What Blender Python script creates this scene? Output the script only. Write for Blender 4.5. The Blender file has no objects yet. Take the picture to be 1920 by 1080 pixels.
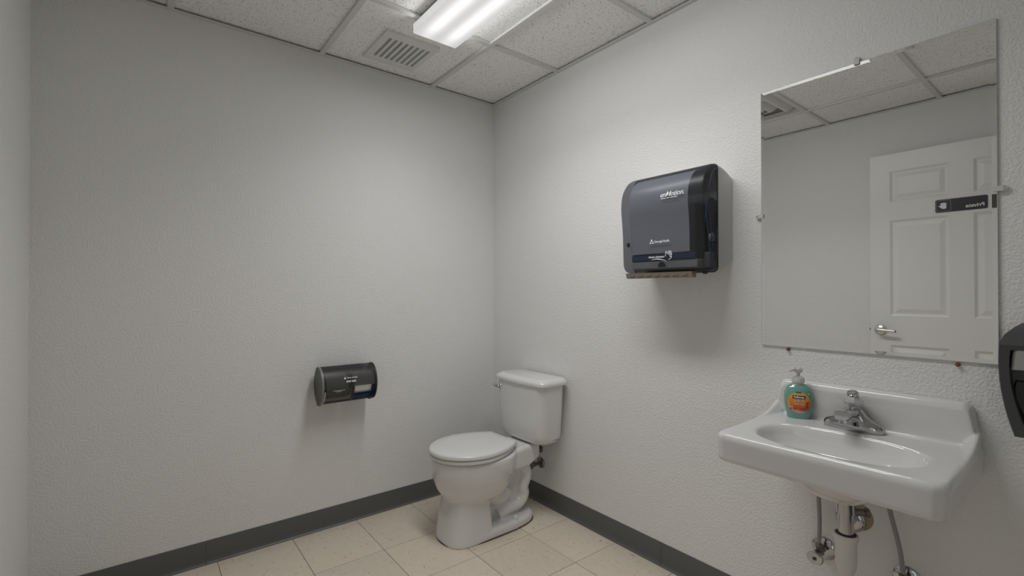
import bpy, bmesh, math, random
from mathutils import Vector, Matrix
random.seed(4)
PI = math.pi
scene = bpy.context.scene
C = scene.collection

# ------------------------------------------------------------------ camera, world, light, exposure
cam_d = bpy.data.cameras.new('camera'); cam = bpy.data.objects.new('camera', cam_d); C.objects.link(cam)
cam_d.sensor_width = 36.0; cam_d.lens = 36.0 * 889.62 / 1920.0; cam_d.clip_start = 0.02
cr = Vector((0.786575, -0.617494, -0.000422)); cu = Vector((-0.004239, -0.006083, 0.999973)); cf = Vector((0.617480, 0.786552, 0.007403))
m = Matrix((cr, cu, -cf)).transposed().to_4x4(); m.translation = Vector((-1.76507, -2.43224, 1.17450))
cam.matrix_world = m
scene.camera = cam

world = bpy.data.worlds.new('world'); scene.world = world; world.use_nodes = True
bgn = world.node_tree.nodes['Background']
bgn.inputs['Color'].default_value = (0.95, 0.97, 1.0, 1); bgn.inputs['Strength'].default_value = 0.85   # even ambient fill, added to lift the room through the open doorway
LAMP_W = 10.6        # power of the ceiling fixture (used in its builder)
vs = scene.view_settings
vs.view_transform = 'Standard'; vs.look = 'None'; vs.gamma = 1.0; vs.use_curve_mapping = False
vs.exposure = 0.07
scene.cycles.caustics_reflective = False; scene.cycles.caustics_refractive = False

# ------------------------------------------------------------------ dimensions
W = 2.08       # wall_left at x = -W, wall_right at x = 0
L = 3.35       # wall_back at y = 0, wall_front at y = -L
H = 2.347      # underside of ceiling grid
T = 0.3048     # floor tile

# ------------------------------------------------------------------ materials
MATS = {}
def mat(name):
    mt = bpy.data.materials.new(name); mt.use_nodes = True; MATS[name] = mt
    return mt, mt.node_tree, mt.node_tree.nodes['Principled BSDF']
def simple(name, col, rough=0.5, metal=0.0, spec=0.5, coat=0.0, **kw):
    mt, nt, b = mat(name)
    b.inputs['Base Color'].default_value = (*col, 1); b.inputs['Roughness'].default_value = rough
    b.inputs['Metallic'].default_value = metal; b.inputs['Specular IOR Level'].default_value = spec
    b.inputs['Coat Weight'].default_value = coat
    for k, v in kw.items(): b.inputs[k.replace('_', ' ')].default_value = v
    # faint procedural unevenness so that no surface is a dead flat colour
    n = nt.nodes.new('ShaderNodeTexNoise'); n.inputs['Scale'].default_value = 35; n.inputs['Detail'].default_value = 3
    mr = nt.nodes.new('ShaderNodeMapRange'); mr.inputs['To Min'].default_value = max(0.02, rough * 0.88); mr.inputs['To Max'].default_value = min(1, rough * 1.12)
    tc = nt.nodes.new('ShaderNodeTexCoord'); nt.links.new(tc.outputs['Object'], n.inputs['Vector'])
    nt.links.new(n.outputs['Fac'], mr.inputs['Value']); nt.links.new(mr.outputs['Result'], b.inputs['Roughness'])
    return mt
def N(nt, typ, **inp):
    n = nt.nodes.new(typ)
    for k, v in inp.items():
        if k.startswith('_'): setattr(n, k[1:], v)
        else: n.inputs[k.replace('_', ' ')].default_value = v
    return n
def math_node(nt, op, a=None, b=None, clamp=False):
    n = nt.nodes.new('ShaderNodeMath'); n.operation = op; n.use_clamp = clamp
    for i, v in enumerate((a, b)):
        if v is None: continue
        if isinstance(v, (int, float)): n.inputs[i].default_value = v
        else: nt.links.new(v, n.inputs[i])
    return n.outputs[0]

def wall_material():
    mt, nt, b = mat('painted_textured_drywall')
    b.inputs['Roughness'].default_value = 0.55; b.inputs['Specular IOR Level'].default_value = 0.35
    tc = N(nt, 'ShaderNodeTexCoord')
    n1 = N(nt, 'ShaderNodeTexNoise', Scale=135, Detail=2.5, Roughness=0.55, Distortion=0.4)
    n3 = N(nt, 'ShaderNodeTexNoise', Scale=2.2, Detail=1)
    for n in (n1, n3): nt.links.new(tc.outputs['Object'], n.inputs['Vector'])
    r1 = N(nt, 'ShaderNodeMapRange', From_Min=0.36, From_Max=0.66); nt.links.new(n1.outputs['Fac'], r1.inputs['Value'])
    r1.interpolation_type = 'SMOOTHSTEP'
    h = r1.outputs['Result']
    bp = N(nt, 'ShaderNodeBump', Strength=0.5, Distance=0.0017); nt.links.new(h, bp.inputs['Height'])
    nt.links.new(bp.outputs['Normal'], b.inputs['Normal'])
    mx = N(nt, 'ShaderNodeMixRGB'); mx.inputs[1].default_value = (0.79, 0.788, 0.779, 1); mx.inputs[2].default_value = (0.82, 0.818, 0.809, 1)
    nt.links.new(n3.outputs['Fac'], mx.inputs[0]); nt.links.new(mx.outputs[0], b.inputs['Base Color'])
    return mt
M_WALL = wall_material()

def ceiling_tile_material():
    mt, nt, b = mat('fissured_ceiling_tile')
    b.inputs['Roughness'].default_value = 0.9; b.inputs['Specular IOR Level'].default_value = 0.1
    tc = N(nt, 'ShaderNodeTexCoord'); oi = N(nt, 'ShaderNodeObjectInfo')
    add = N(nt, 'ShaderNodeVectorMath', _operation='ADD'); nt.links.new(tc.outputs['Object'], add.inputs[0])
    cmb = N(nt, 'ShaderNodeCombineXYZ'); sc = math_node(nt, 'MULTIPLY', oi.outputs['Random'], 37.0)
    nt.links.new(sc, cmb.inputs[0]); nt.links.new(sc, cmb.inputs[1]); nt.links.new(cmb.outputs[0], add.inputs[1])
    holes = None
    for scale, lo, hi in ((210, 0.18, 0.42), (120, 0.08, 0.36)):
        v = N(nt, 'ShaderNodeTexVoronoi', Scale=scale); nt.links.new(add.outputs[0], v.inputs['Vector'])
        sep = N(nt, 'ShaderNodeSeparateColor'); nt.links.new(v.outputs['Color'], sep.inputs[0])
        th = N(nt, 'ShaderNodeMapRange', From_Min=0.45, From_Max=1.0, To_Min=lo - 0.12, To_Max=hi); nt.links.new(sep.outputs[0], th.inputs['Value'])
        hole = math_node(nt, 'MULTIPLY', math_node(nt, 'SUBTRACT', th.outputs[0], v.outputs['Distance']), 12.0, clamp=True)
        holes = hole if holes is None else math_node(nt, 'MAXIMUM', holes, hole)
    mx = N(nt, 'ShaderNodeMixRGB'); mx.inputs[1].default_value = (0.93, 0.928, 0.915, 1); mx.inputs[2].default_value = (0.20, 0.197, 0.19, 1)
    nt.links.new(holes, mx.inputs[0]); nt.links.new(mx.outputs[0], b.inputs['Base Color'])
    n = N(nt, 'ShaderNodeTexNoise', Scale=220, Detail=2); nt.links.new(add.outputs[0], n.inputs['Vector'])
    hh = math_node(nt, 'SUBTRACT', math_node(nt, 'MULTIPLY', n.outputs['Fac'], 0.4), holes)
    bp = N(nt, 'ShaderNodeBump', Strength=0.5, Distance=0.0015); nt.links.new(hh, bp.inputs['Height']); nt.links.new(bp.outputs['Normal'], b.inputs['Normal'])
    return mt
M_CTILE = ceiling_tile_material()

def floor_tile_material():
    mt, nt, b = mat('speckled_vinyl_tile')
    b.inputs['Roughness'].default_value = 0.42; b.inputs['Specular IOR Level'].default_value = 0.4
    tc = N(nt, 'ShaderNodeTexCoord'); oi = N(nt, 'ShaderNodeObjectInfo')
    add = N(nt, 'ShaderNodeVectorMath', _operation='ADD'); nt.links.new(tc.outputs['Object'], add.inputs[0])
    cmb = N(nt, 'ShaderNodeCombineXYZ'); sc = math_node(nt, 'MULTIPLY', oi.outputs['Random'], 53.0)
    nt.links.new(sc, cmb.inputs[0]); nt.links.new(sc, cmb.inputs[1]); nt.links.new(cmb.outputs[0], add.inputs[1])
    mp = N(nt, 'ShaderNodeMapping'); mp.inputs['Scale'].default_value = (38, 120, 38); nt.links.new(add.outputs[0], mp.inputs['Vector'])
    chips = N(nt, 'ShaderNodeTexNoise', Scale=1.0, Detail=2, Distortion=0.8); nt.links.new(mp.outputs[0], chips.inputs['Vector'])
    cd = N(nt, 'ShaderNodeMapRange', From_Min=0.665, From_Max=0.72); nt.links.new(chips.outputs['Fac'], cd.inputs['Value'])
    cl = N(nt, 'ShaderNodeMapRange', From_Min=0.36, From_Max=0.28); nt.links.new(chips.outputs['Fac'], cl.inputs['Value'])
    soft = N(nt, 'ShaderNodeTexNoise', Scale=28, Detail=5, Roughness=0.65); nt.links.new(add.outputs[0], soft.inputs['Vector'])
    m0 = N(nt, 'ShaderNodeMixRGB'); m0.inputs[1].default_value = (0.64, 0.565, 0.46, 1); m0.inputs[2].default_value = (0.74, 0.665, 0.555, 1); nt.links.new(soft.outputs['Fac'], m0.inputs[0])
    m1 = N(nt, 'ShaderNodeMixRGB'); m1.inputs[2].default_value = (0.36, 0.28, 0.20, 1); nt.links.new(m0.outputs[0], m1.inputs[1]); nt.links.new(cd.outputs[0], m1.inputs[0])
    m2 = N(nt, 'ShaderNodeMixRGB'); m2.inputs[2].default_value = (0.76, 0.70, 0.60, 1); nt.links.new(m1.outputs[0], m2.inputs[1]); nt.links.new(cl.outputs[0], m2.inputs[0])
    hsv = N(nt, 'ShaderNodeHueSaturation'); vv = N(nt, 'ShaderNodeMapRange', To_Min=0.96, To_Max=1.04); nt.links.new(oi.outputs['Random'], vv.inputs['Value'])
    nt.links.new(vv.outputs[0], hsv.inputs['Value']); nt.links.new(m2.outputs[0], hsv.inputs['Color']); nt.links.new(hsv.outputs[0], b.inputs['Base Color'])
    return mt
M_FTILE = floor_tile_material()

def smoke_material(name, tint, body, see, rough=0.22):
    """smoked translucent plastic: a glossy dark skin mixed with a tinted clear one"""
    mt, nt, b = mat(name)
    b.inputs['Base Color'].default_value = (*body, 1); b.inputs['Roughness'].default_value = rough; b.inputs['Specular IOR Level'].default_value = 0.6
    n = N(nt, 'ShaderNodeTexNoise', Scale=500, Detail=1); bp = N(nt, 'ShaderNodeBump', Strength=0.12, Distance=0.0004)
    tc = N(nt, 'ShaderNodeTexCoord'); nt.links.new(tc.outputs['Object'], n.inputs['Vector']); nt.links.new(n.outputs['Fac'], bp.inputs['Height']); nt.links.new(bp.outputs['Normal'], b.inputs['Normal'])
    tr = N(nt, 'ShaderNodeBsdfTransparent'); tr.inputs['Color'].default_value = (*tint, 1)
    mx = N(nt, 'ShaderNodeMixShader'); mx.inputs[0].default_value = see
    nt.links.new(b.outputs[0], mx.inputs[1]); nt.links.new(tr.outputs[0], mx.inputs[2]); nt.links.new(mx.outputs[0], nt.nodes['Material Output'].inputs['Surface'])
    return mt

M_GRID = simple('white_painted_grid', (0.68, 0.677, 0.665), 0.5)
M_BASE = simple('charcoal_vinyl_base', (0.105, 0.108, 0.108), 0.42)
M_CHINA = simple('white_vitreous_china', (0.72, 0.718, 0.707), 0.10, spec=0.55, coat=0.3)
M_SEAT = simple('white_seat_plastic', (0.70, 0.698, 0.69), 0.25)
M_CHROME = simple('chrome', (0.52, 0.52, 0.53), 0.06, metal=1.0)
M_DULL = simple('dull_plated_brass', (0.22, 0.21, 0.19), 0.35, metal=1.0)
M_NICKEL = simple('satin_nickel', (0.72, 0.71, 0.69), 0.25, metal=1.0)
M_BLACK = simple('black_plastic', (0.018, 0.018, 0.02), 0.3)
M_CHARCOAL = simple('charcoal_plastic', (0.055, 0.057, 0.060), 0.38)
M_ENDGREY = simple('grey_end_plastic', (0.085, 0.083, 0.08), 0.4)
M_LIGHTGREY = simple('light_grey_plastic', (0.60, 0.597, 0.58), 0.35)
M_ROLLSHELL = simple('pale_roll_stand_in', (0.66, 0.67, 0.69), 0.5)  # pale tone for the added shell that replaces the towel roll
M_MIDGREY = simple('mid_grey_plastic', (0.22, 0.22, 0.22), 0.4)
M_BLUE = simple('blue_plastic', (0.04, 0.10, 0.22), 0.3)
M_TAN = simple('tan_clear_plastic', (0.27, 0.22, 0.17), 0.3)
M_PAPER = simple('white_paper', (0.80, 0.79, 0.77), 0.9, spec=0.1)
M_SILVER = simple('silver_plastic', (0.42, 0.42, 0.41), 0.3, metal=0.6)
M_WHITEPRINT = simple('white_print', (0.86, 0.87, 0.88), 0.5)
M_PVC = simple('white_pvc', (0.70, 0.69, 0.66), 0.3)
M_SUPPLY = simple('grey_supply_tube', (0.30, 0.30, 0.295), 0.4)
M_DOOR = simple('white_door_paint', (0.82, 0.817, 0.805), 0.35)
M_VENT = simple('white_vent_enamel', (0.74, 0.737, 0.725), 0.4)
M_DARK = simple('shade_dark', (0.02, 0.02, 0.019), 0.8)  # near-black, shade behind the vent slots put into colour; ceiling slab too
M_SIGN = simple('charcoal_sign_plate', (0.028, 0.028, 0.032), 0.35)
M_RUST = simple('rusty_clip', (0.22, 0.07, 0.04), 0.6)
M_CAULK = simple('dark_caulk', (0.06, 0.055, 0.05), 0.8)
M_GROUT = simple('dark_joint', (0.17, 0.14, 0.11), 0.9)
M_STAIN = simple('ochre_rough_opening', (0.36, 0.30, 0.20), 0.9)
M_CLIP = simple('clear_clip', (0.62, 0.62, 0.61), 0.12, spec=0.8)
M_HALL = simple('corridor_paint', (0.6, 0.6, 0.58), 0.7)
M_SMOKE = smoke_material('smoked_clear_plastic', (0.60, 0.62, 0.66), (0.060, 0.062, 0.068), 0.68, 0.30)
M_SMOKE2 = smoke_material('dark_smoked_plastic', (0.74, 0.73, 0.73), (0.075, 0.075, 0.076), 0.64, 0.36)
M_BLUESMOKE = smoke_material('blue_smoked_plastic', (0.25, 0.36, 0.60), (0.02, 0.035, 0.07), 0.66)
M_PUMP = smoke_material('clear_pump_plastic', (0.93, 0.93, 0.92), (0.70, 0.69, 0.66), 0.35, 0.2)
M_SOAPRED = simple('red_sight_window', (0.16, 0.015, 0.03), 0.2)

def mirror_material():
    mt, nt, b = mat('silvered_mirror')
    b.inputs['Base Color'].default_value = (0.92, 0.925, 0.92, 1); b.inputs['Metallic'].default_value = 1.0; b.inputs['Roughness'].default_value = 0.0
    return mt
M_MIRROR = mirror_material()
def bevel_material():
    # silvering seen through the wedge of glass, with the glass surface itself tilted the other way as a clear coat
    mt, nt, b = mat('bevelled_mirror_edge')
    b.inputs['Base Color'].default_value = (0.92, 0.925, 0.92, 1); b.inputs['Metallic'].default_value = 1.0; b.inputs['Roughness'].default_value = 0.0
    b.inputs['Coat Weight'].default_value = 1.0; b.inputs['Coat Roughness'].default_value = 0.0; b.inputs['Coat IOR'].default_value = 1.52
    ge = N(nt, 'ShaderNodeNewGeometry'); mu = N(nt, 'ShaderNodeVectorMath', _operation='MULTIPLY'); mu.inputs[1].default_value = (1.0, -1.9, -1.9)
    no = N(nt, 'ShaderNodeVectorMath', _operation='NORMALIZE'); nt.links.new(ge.outputs['Normal'], mu.inputs[0]); nt.links.new(mu.outputs[0], no.inputs[0]); nt.links.new(no.outputs[0], b.inputs['Coat Normal'])
    return mt
M_BEVEL = bevel_material()

def lens_material():
    """ribbed acrylic lens glowing over two tubes: brighter above each tube, duller between them and at the end"""
    mt, nt, b = mat('ribbed_lamp_lens')
    tc = N(nt, 'ShaderNodeTexCoord'); sp = N(nt, 'ShaderNodeSeparateXYZ'); nt.links.new(tc.outputs['Object'], sp.inputs[0])
    def bump_at(x0, w):
        d = math_node(nt, 'DIVIDE', math_node(nt, 'SUBTRACT', sp.outputs[0], x0), w)
        return math_node(nt, 'POWER', 2.718, math_node(nt, 'MULTIPLY', math_node(nt, 'MULTIPLY', d, d), -1.0))
    bands = math_node(nt, 'ADD', bump_at(-0.052, 0.030), bump_at(0.050, 0.030))
    ends = math_node(nt, 'SUBTRACT', 0.61, math_node(nt, 'ABSOLUTE', sp.outputs[1]))
    er = N(nt, 'ShaderNodeMapRange', From_Min=0.0, From_Max=0.12, To_Min=0.35, To_Max=1.0); nt.links.new(ends, er.inputs['Value']); er.interpolation_type = 'SMOOTHSTEP'
    bands = math_node(nt, 'MULTIPLY', bands, er.outputs[0])
    rib = math_node(nt, 'MULTIPLY', math_node(nt, 'SINE', math_node(nt, 'MULTIPLY', math_node(nt, 'ADD', sp.outputs[0], sp.outputs[1]), 900.0)), 0.05)
    s = math_node(nt, 'ADD', math_node(nt, 'ADD', math_node(nt, 'MULTIPLY', bands, 0.46), 0.48), rib)
    b.inputs['Base Color'].default_value = (0.35, 0.35, 0.35, 1); b.inputs['Roughness'].default_value = 0.25
    b.inputs['Emission Color'].default_value = (1.0, 0.985, 0.985, 1); nt.links.new(s, b.inputs['Emission Strength'])
    return mt
M_LENS = lens_material()

def soap_material():
    mt, nt, b = mat('teal_soap_in_bottle')
    tc = N(nt, 'ShaderNodeTexCoord'); n = N(nt, 'ShaderNodeTexNoise', Scale=45, Detail=2); nt.links.new(tc.outputs['Object'], n.inputs['Vector'])
    mx = N(nt, 'ShaderNodeMixRGB'); mx.inputs[1].default_value = (0.13, 0.31, 0.265, 1); mx.inputs[2].default_value = (0.21, 0.40, 0.35, 1)
    nt.links.new(n.outputs['Fac'], mx.inputs[0]); nt.links.new(mx.outputs[0], b.inputs['Base Color'])
    b.inputs['Roughness'].default_value = 0.12; b.inputs['Coat Weight'].default_value = 0.5
    return mt
M_SOAP = soap_material()

def label_material():
    mt, nt, b = mat('orange_soap_label')
    tc = N(nt, 'ShaderNodeTexCoord'); sp = N(nt, 'ShaderNodeSeparateXYZ'); nt.links.new(tc.outputs['Object'], sp.inputs[0])
    n = N(nt, 'ShaderNodeTexNoise', Scale=120, Detail=2); nt.links.new(tc.outputs['Object'], n.inputs['Vector'])
    g = N(nt, 'ShaderNodeMapRange', From_Min=0.024, From_Max=0.092); nt.links.new(sp.outputs[2], g.inputs['Value'])
    r = N(nt, 'ShaderNodeValToRGB'); nt.links.new(math_node(nt, 'ADD', g.outputs[0], math_node(nt, 'MULTIPLY', math_node(nt, 'SUBTRACT', n.outputs['Fac'], 0.5), 0.3)), r.inputs[0])
    e = r.color_ramp.elements
    e[0].position = 0.0; e[0].color = (0.62, 0.42, 0.36, 1); e[1].position = 1.0; e[1].color = (0.52, 0.55, 0.08, 1)
    for p_, c_ in ((0.12, (0.50, 0.06, 0.03, 1)), (0.3, (0.72, 0.13, 0.02, 1)), (0.55, (0.80, 0.27, 0.02, 1)), (0.8, (0.78, 0.42, 0.04, 1))):
        q = e.new(p_); q.color = c_
    nt.links.new(r.outputs[0], b.inputs['Base Color']); b.inputs['Roughness'].default_value = 0.3
    return mt
M_LABEL = label_material()
M_PETAL = simple('label_petal_print', (0.74, 0.56, 0.40), 0.4)
M_REDPRINT = simple('label_red_print', (0.42, 0.03, 0.03), 0.4)
M_NAVYPRINT = simple('label_navy_print', (0.015, 0.02, 0.06), 0.35)

# ------------------------------------------------------------------ mesh helpers (all in world coordinates)
def origin_of(o):
    v = Vector((0, 0, 0))
    while o: v += o.location; o = o.parent
    return v
def obj(name, bm, material, parent=None, smooth=False, angle=None, loc=None):
    """link a bmesh given in world coordinates as one mesh object; its origin is its parent's, or loc"""
    bmesh.ops.recalc_face_normals(bm, faces=bm.faces)
    me = bpy.data.meshes.new(name); base = origin_of(parent) if parent else Vector(loc or (0, 0, 0))
    own = Vector(loc) - base if (loc is not None and parent) else Vector((0, 0, 0))
    bmesh.ops.translate(bm, verts=bm.verts, vec=-(base + own)); bm.to_mesh(me); bm.free()
    me.materials.append(material)
    if smooth or angle:
        for p in me.polygons: p.use_smooth = True
        if angle: me.set_sharp_from_angle(angle=math.radians(angle))
    o = bpy.data.objects.new(name, me); C.objects.link(o); o.parent = parent
    o.location = own if parent else base
    return o
def thing(name, label, cat, loc, group=None):
    o = bpy.data.objects.new(name, None); C.objects.link(o); o.location = loc; o.empty_display_size = 0.05
    o['label'] = label; o['category'] = cat
    if group: o['group'] = group
    return o
def struct(o, label=None):
    o['kind'] = 'structure'
    if label: o['label'] = label
    return o
def empty_struct(name, loc, label=None):
    o = bpy.data.objects.new(name, None); C.objects.link(o); o.location = loc; o.empty_display_size = 0.05
    return struct(o, label)
def box(bm, x0, x1, y0, y1, z0, z1, bevel=0.0, seg=2):
    x0, x1 = sorted((x0, x1)); y0, y1 = sorted((y0, y1)); z0, z1 = sorted((z0, z1))
    vs_ = [bm.verts.new((x, y, z)) for x in (x0, x1) for y in (y0, y1) for z in (z0, z1)]
    fs = [bm.faces.new([vs_[i] for i in q]) for q in ((0, 1, 3, 2), (4, 6, 7, 5), (0, 4, 5, 1), (2, 3, 7, 6), (0, 2, 6, 4), (1, 5, 7, 3))]
    if bevel:
        es = list({e for f in fs for e in f.edges})
        bmesh.ops.bevel(bm, geom=es, offset=bevel, segments=seg, affect='EDGES', profile=0.5)
    return bm
def B(*a, **k): return box(bmesh.new(), *a, **k)
def loft(bm, rings, cap=True, close=True):
    vr = [[bm.verts.new(p) for p in r] for r in rings]; n = len(vr[0])
    for a, b_ in zip(vr, vr[1:]):
        for i in range(n if close else n - 1):
            j = (i + 1) % n; bm.faces.new((a[i], a[j], b_[j], b_[i]))
    if cap: bm.faces.new(vr[0][::-1]); bm.faces.new(vr[-1])
    return vr
def frame_axes(d):
    d = Vector(d).normalized(); a = Vector((0, 0, 1)) if abs(d.z) < 0.9 else Vector((1, 0, 0))
    s = d.cross(a).normalized(); return d, s, s.cross(d).normalized()
def lathe(bm, base, axis, prof, n=32):
    """prof: list of (radius, distance along axis)"""
    d, s, t = frame_axes(axis); base = Vector(base)
    rings = [[base + d * h + (s * math.cos(2 * PI * i / n) + t * math.sin(2 * PI * i / n)) * max(r, 1e-4) for i in range(n)] for r, h in prof]
    loft(bm, rings); return bm
def spline(pts, k=6):
    P = [Vector(p) for p in pts]; out = []
    for i in range(len(P) - 1):
        p0, p1, p2, p3 = P[max(i - 1, 0)], P[i], P[i + 1], P[min(i + 2, len(P) - 1)]
        for j in range(k):
            t = j / k
            out.append(0.5 * ((2 * p1) + (p2 - p0) * t + (2 * p0 - 5 * p1 + 4 * p2 - p3) * t * t + (3 * p1 - p0 - 3 * p2 + p3) * t ** 3))
    out.append(P[-1]); return out
def tube(bm, pts, r, n=14, smooth=True, squash=1.0):
    path = spline(pts) if smooth else [Vector(p) for p in pts]; m_ = len(path); rings = []
    d, s, t = frame_axes(path[1] - path[0])
    for i, p in enumerate(path):
        d2 = (path[min(i + 1, m_ - 1)] - path[max(i - 1, 0)]).normalized()
        s = (s - d2 * s.dot(d2)).normalized(); t = s.cross(d2)
        rr = r[0] + (r[1] - r[0]) * i / (m_ - 1) if isinstance(r, tuple) else r
        rings.append([p + s * math.cos(2 * PI * k / n) * rr * squash + t * math.sin(2 * PI * k / n) * rr for k in range(n)])
    loft(bm, rings); return bm
def prism(bm, pts2, f0, f1):
    """polygon pts2 (a,b) -> f0(a,b), f1(a,b) as the two faces"""
    loft(bm, [[f0(a, b) for a, b in pts2], [f1(a, b) for a, b in pts2]]); return bm
def rrect(a0, a1, b0, b1, r, n=6):
    out = []
    for (ca, cb, s0) in ((a1 - r, b1 - r, 0), (a0 + r, b1 - r, 90), (a0 + r, b0 + r, 180), (a1 - r, b0 + r, 270)):
        for i in range(n + 1):
            t = math.radians(s0 + 90 * i / n); out.append((ca + r * math.cos(t), cb + r * math.sin(t)))
    return out
def text_bm(s, size, fn, bold=0.0, shear=0.0, align='LEFT', spacing=1.0, thick=0.0):
    """lettering as flat geometry: every text point (a,b) mapped to 3D by fn(a,b)"""
    cu_ = bpy.data.curves.new('lettering', 'FONT'); cu_.body = s; cu_.size = size; cu_.offset = bold; cu_.shear = shear
    cu_.align_x = align; cu_.space_character = spacing; cu_.resolution_u = 3
    o = bpy.data.objects.new('lettering', cu_); C.objects.link(o)
    dg = bpy.context.evaluated_depsgraph_get(); me = bpy.data.meshes.new_from_object(o.evaluated_get(dg))
    bpy.data.objects.remove(o); bpy.data.curves.remove(cu_)
    bm = bmesh.new(); bm.from_mesh(me); bpy.data.meshes.remove(me)
    for v in bm.verts: v.co = fn(v.co.x, v.co.y)
    return bm
def flat_poly(bm, pts, fn):
    bm.faces.new([bm.verts.new(fn(a, b)) for a, b in pts]); return bm
def remesh(o, size, it=5):
    r = o.modifiers.new('remesh', 'REMESH'); r.mode = 'VOXEL'; r.voxel_size = size; r.use_smooth_shade = True
    s = o.modifiers.new('smooth', 'SMOOTH'); s.iterations = it; s.factor = 0.5

# ------------------------------------------------------------------ room shell
TH = 0.12
DY0, DY1, DZ = -2.345, -3.235, 2.065      # doorway in wall_left
struct(obj('wall_back', B(-W - TH, TH, 0, TH, 0, H + 0.06), M_WALL), 'light grey textured wall behind the toilet')
struct(obj('wall_right', B(0, TH, -L - TH, 0, 0, H + 0.06), M_WALL), 'light grey textured wall with mirror and sink')
wl = bmesh.new()
box(wl, -W - TH, -W, DY0, 0, 0, H + 0.06); box(wl, -W - TH, -W, -L - TH, DY1, 0, H + 0.06); box(wl, -W - TH, -W, DY1, DY0, DZ, H + 0.06)
struct(obj('wall_left', wl, M_WALL), 'light grey textured wall with the doorway')
struct(obj('wall_front', B(-W - TH, TH, -L - TH, -L, 0, H + 0.06), M_WALL), 'light grey textured wall opposite the toilet')

# floor: a dark bed with every vinyl tile laid on it
fl = struct(obj('floor', B(-W - 1.5, TH, -L - TH, TH, -0.06, -0.0015), M_GROUT), 'beige speckled vinyl tile floor')
FX, FY = -0.2743, -0.6718
cache = {}
g = 0.0011
xs = sorted([max(-W, min(0, FX + k * T)) for k in range(-7, 3)]); ys = sorted([max(-L, min(0, FY + k * T)) for k in range(-10, 5)])
xs = [x for i, x in enumerate(xs) if i == 0 or x - xs[i - 1] > 1e-6]; ys = [y for i, y in enumerate(ys) if i == 0 or y - ys[i - 1] > 1e-6]
for i, (xa, xb) in enumerate(zip(xs, xs[1:])):
    for j, (ya, yb) in enumerate(zip(ys, ys[1:])):
        w, h = xb - xa, yb - ya; rot = (i + j) % 2
        if rot: w, h = h, w
        key = (round(w, 3), round(h, 3))
        if key not in cache:
            bm = B(-w / 2 + g, w / 2 - g, -h / 2 + g, h / 2 - g, -0.003, 0, bevel=0.0007, seg=1); me = bpy.data.meshes.new('floor_tile'); bmesh.ops.recalc_face_normals(bm, faces=bm.faces); bm.to_mesh(me); bm.free(); me.materials.append(M_FTILE); cache[key] = me
        o = bpy.data.objects.new('floor_tile', cache[key]); C.objects.link(o); o.parent = fl
        o.location = ((xa + xb) / 2, (ya + yb) / 2, random.uniform(-0.0004, 0)); o.rotation_euler.z = PI / 2 if rot else 0

# suspended ceiling: bars, edge angles and every tile
CXB = [-0.4506, -1.0615, -1.6690]; CYB = [-0.592, -1.184, -1.776, -2.368, -2.960]
ce = struct(obj('ceiling', B(-W - TH, TH, -L - TH, TH, H + 0.06, H + 0.12), M_DARK), 'suspended ceiling of pinholed tiles in a metal grid')
bw = 0.012
for x in CXB: obj('grid_bar', B(x - bw, x + bw, -L, 0, H, H + 0.012, bevel=0.0008, seg=1), M_GRID, ce)
cxs = [0] + CXB + [-W]; cys = [0] + CYB + [-L]
for y in CYB:
    for xa, xb in zip(cxs, cxs[1:]):
        obj('cross_bar', B(xb + (bw if xb > -W + .01 else 0), xa - (bw if xa < 0 else 0), y - bw, y + bw, H + 0.0006, H + 0.012, bevel=0.0008, seg=1), M_GRID, ce)
for a in ((-W, 0, -0.021, 0), (-W, 0, -L, -L + 0.021), (-0.021, 0, -L + 0.021, -0.021), (-W, -W + 0.021, -L + 0.021, -0.021)):
    bm = B(*a, H + 0.0002, H + 0.004); obj('edge_angle', bm, M_GRID, ce)
cache = {}
for xa, xb in zip(cxs, cxs[1:]):
    for ya, yb in zip(cys, cys[1:]):
        if abs(xa - CXB[1]) < 1e-6 and abs(ya - CYB[0]) < 1e-6: continue      # the air diffuser hangs in this cell
        w, h = xa - xb - 0.008, ya - yb - 0.008; key = (round(w, 3), round(h, 3))
        if key not in cache:
            bm = B(-w / 2, w / 2, -h / 2, h / 2, 0, 0.016); me = bpy.data.meshes.new('ceiling_tile'); bmesh.ops.recalc_face_normals(bm, faces=bm.faces); bm.to_mesh(me); bm.free(); me.materials.append(M_CTILE); cache[key] = me
        o = bpy.data.objects.new('ceiling_tile', cache[key]); C.objects.link(o); o.parent = ce; o.location = ((xa + xb) / 2, (ya + yb) / 2, H + 0.0125)

# cove base
def base_strip(name, p0, p1, inward, parent):
    d = (Vector(p1) - Vector(p0)); n = Vector(inward)
    prof = [(0.0, 0.0), (0.013, 0.0), (0.0128, 0.0025), (0.009, 0.005), (0.006, 0.009), (0.0042, 0.016), (0.0036, 0.03), (0.0034, 0.0965), (0.0024, 0.099), (0.0, 0.099)]
    bm = bmesh.new(); loft(bm, [[Vector(p0) + n * a + Vector((0, 0, b)) for a, b in prof], [Vector(p1) + n * a + Vector((0, 0, b)) for a, b in prof]])
    return obj(name, bm, M_BASE, parent, angle=40)
bb = empty_struct('baseboard_back', (0, 0, 0), 'charcoal vinyl cove base under the back wall')
base_strip('base_strip', (-W, 0, 0.0003), (-1.536, 0, 0.0003), (0, -1, 0), bb); base_strip('base_strip', (-1.5345, 0, 0.0003), (0, 0, 0.0003), (0, -1, 0), bb)
bb = empty_struct('baseboard_right', (0, 0, 0), 'charcoal vinyl cove base under the sink wall')
base_strip('base_strip', (0, -0.002, 0.0003), (0, -1.22, 0.0003), (-1, 0, 0), bb); base_strip('base_strip', (0, -1.2215, 0.0003), (0, -L, 0.0003), (-1, 0, 0), bb)
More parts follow.
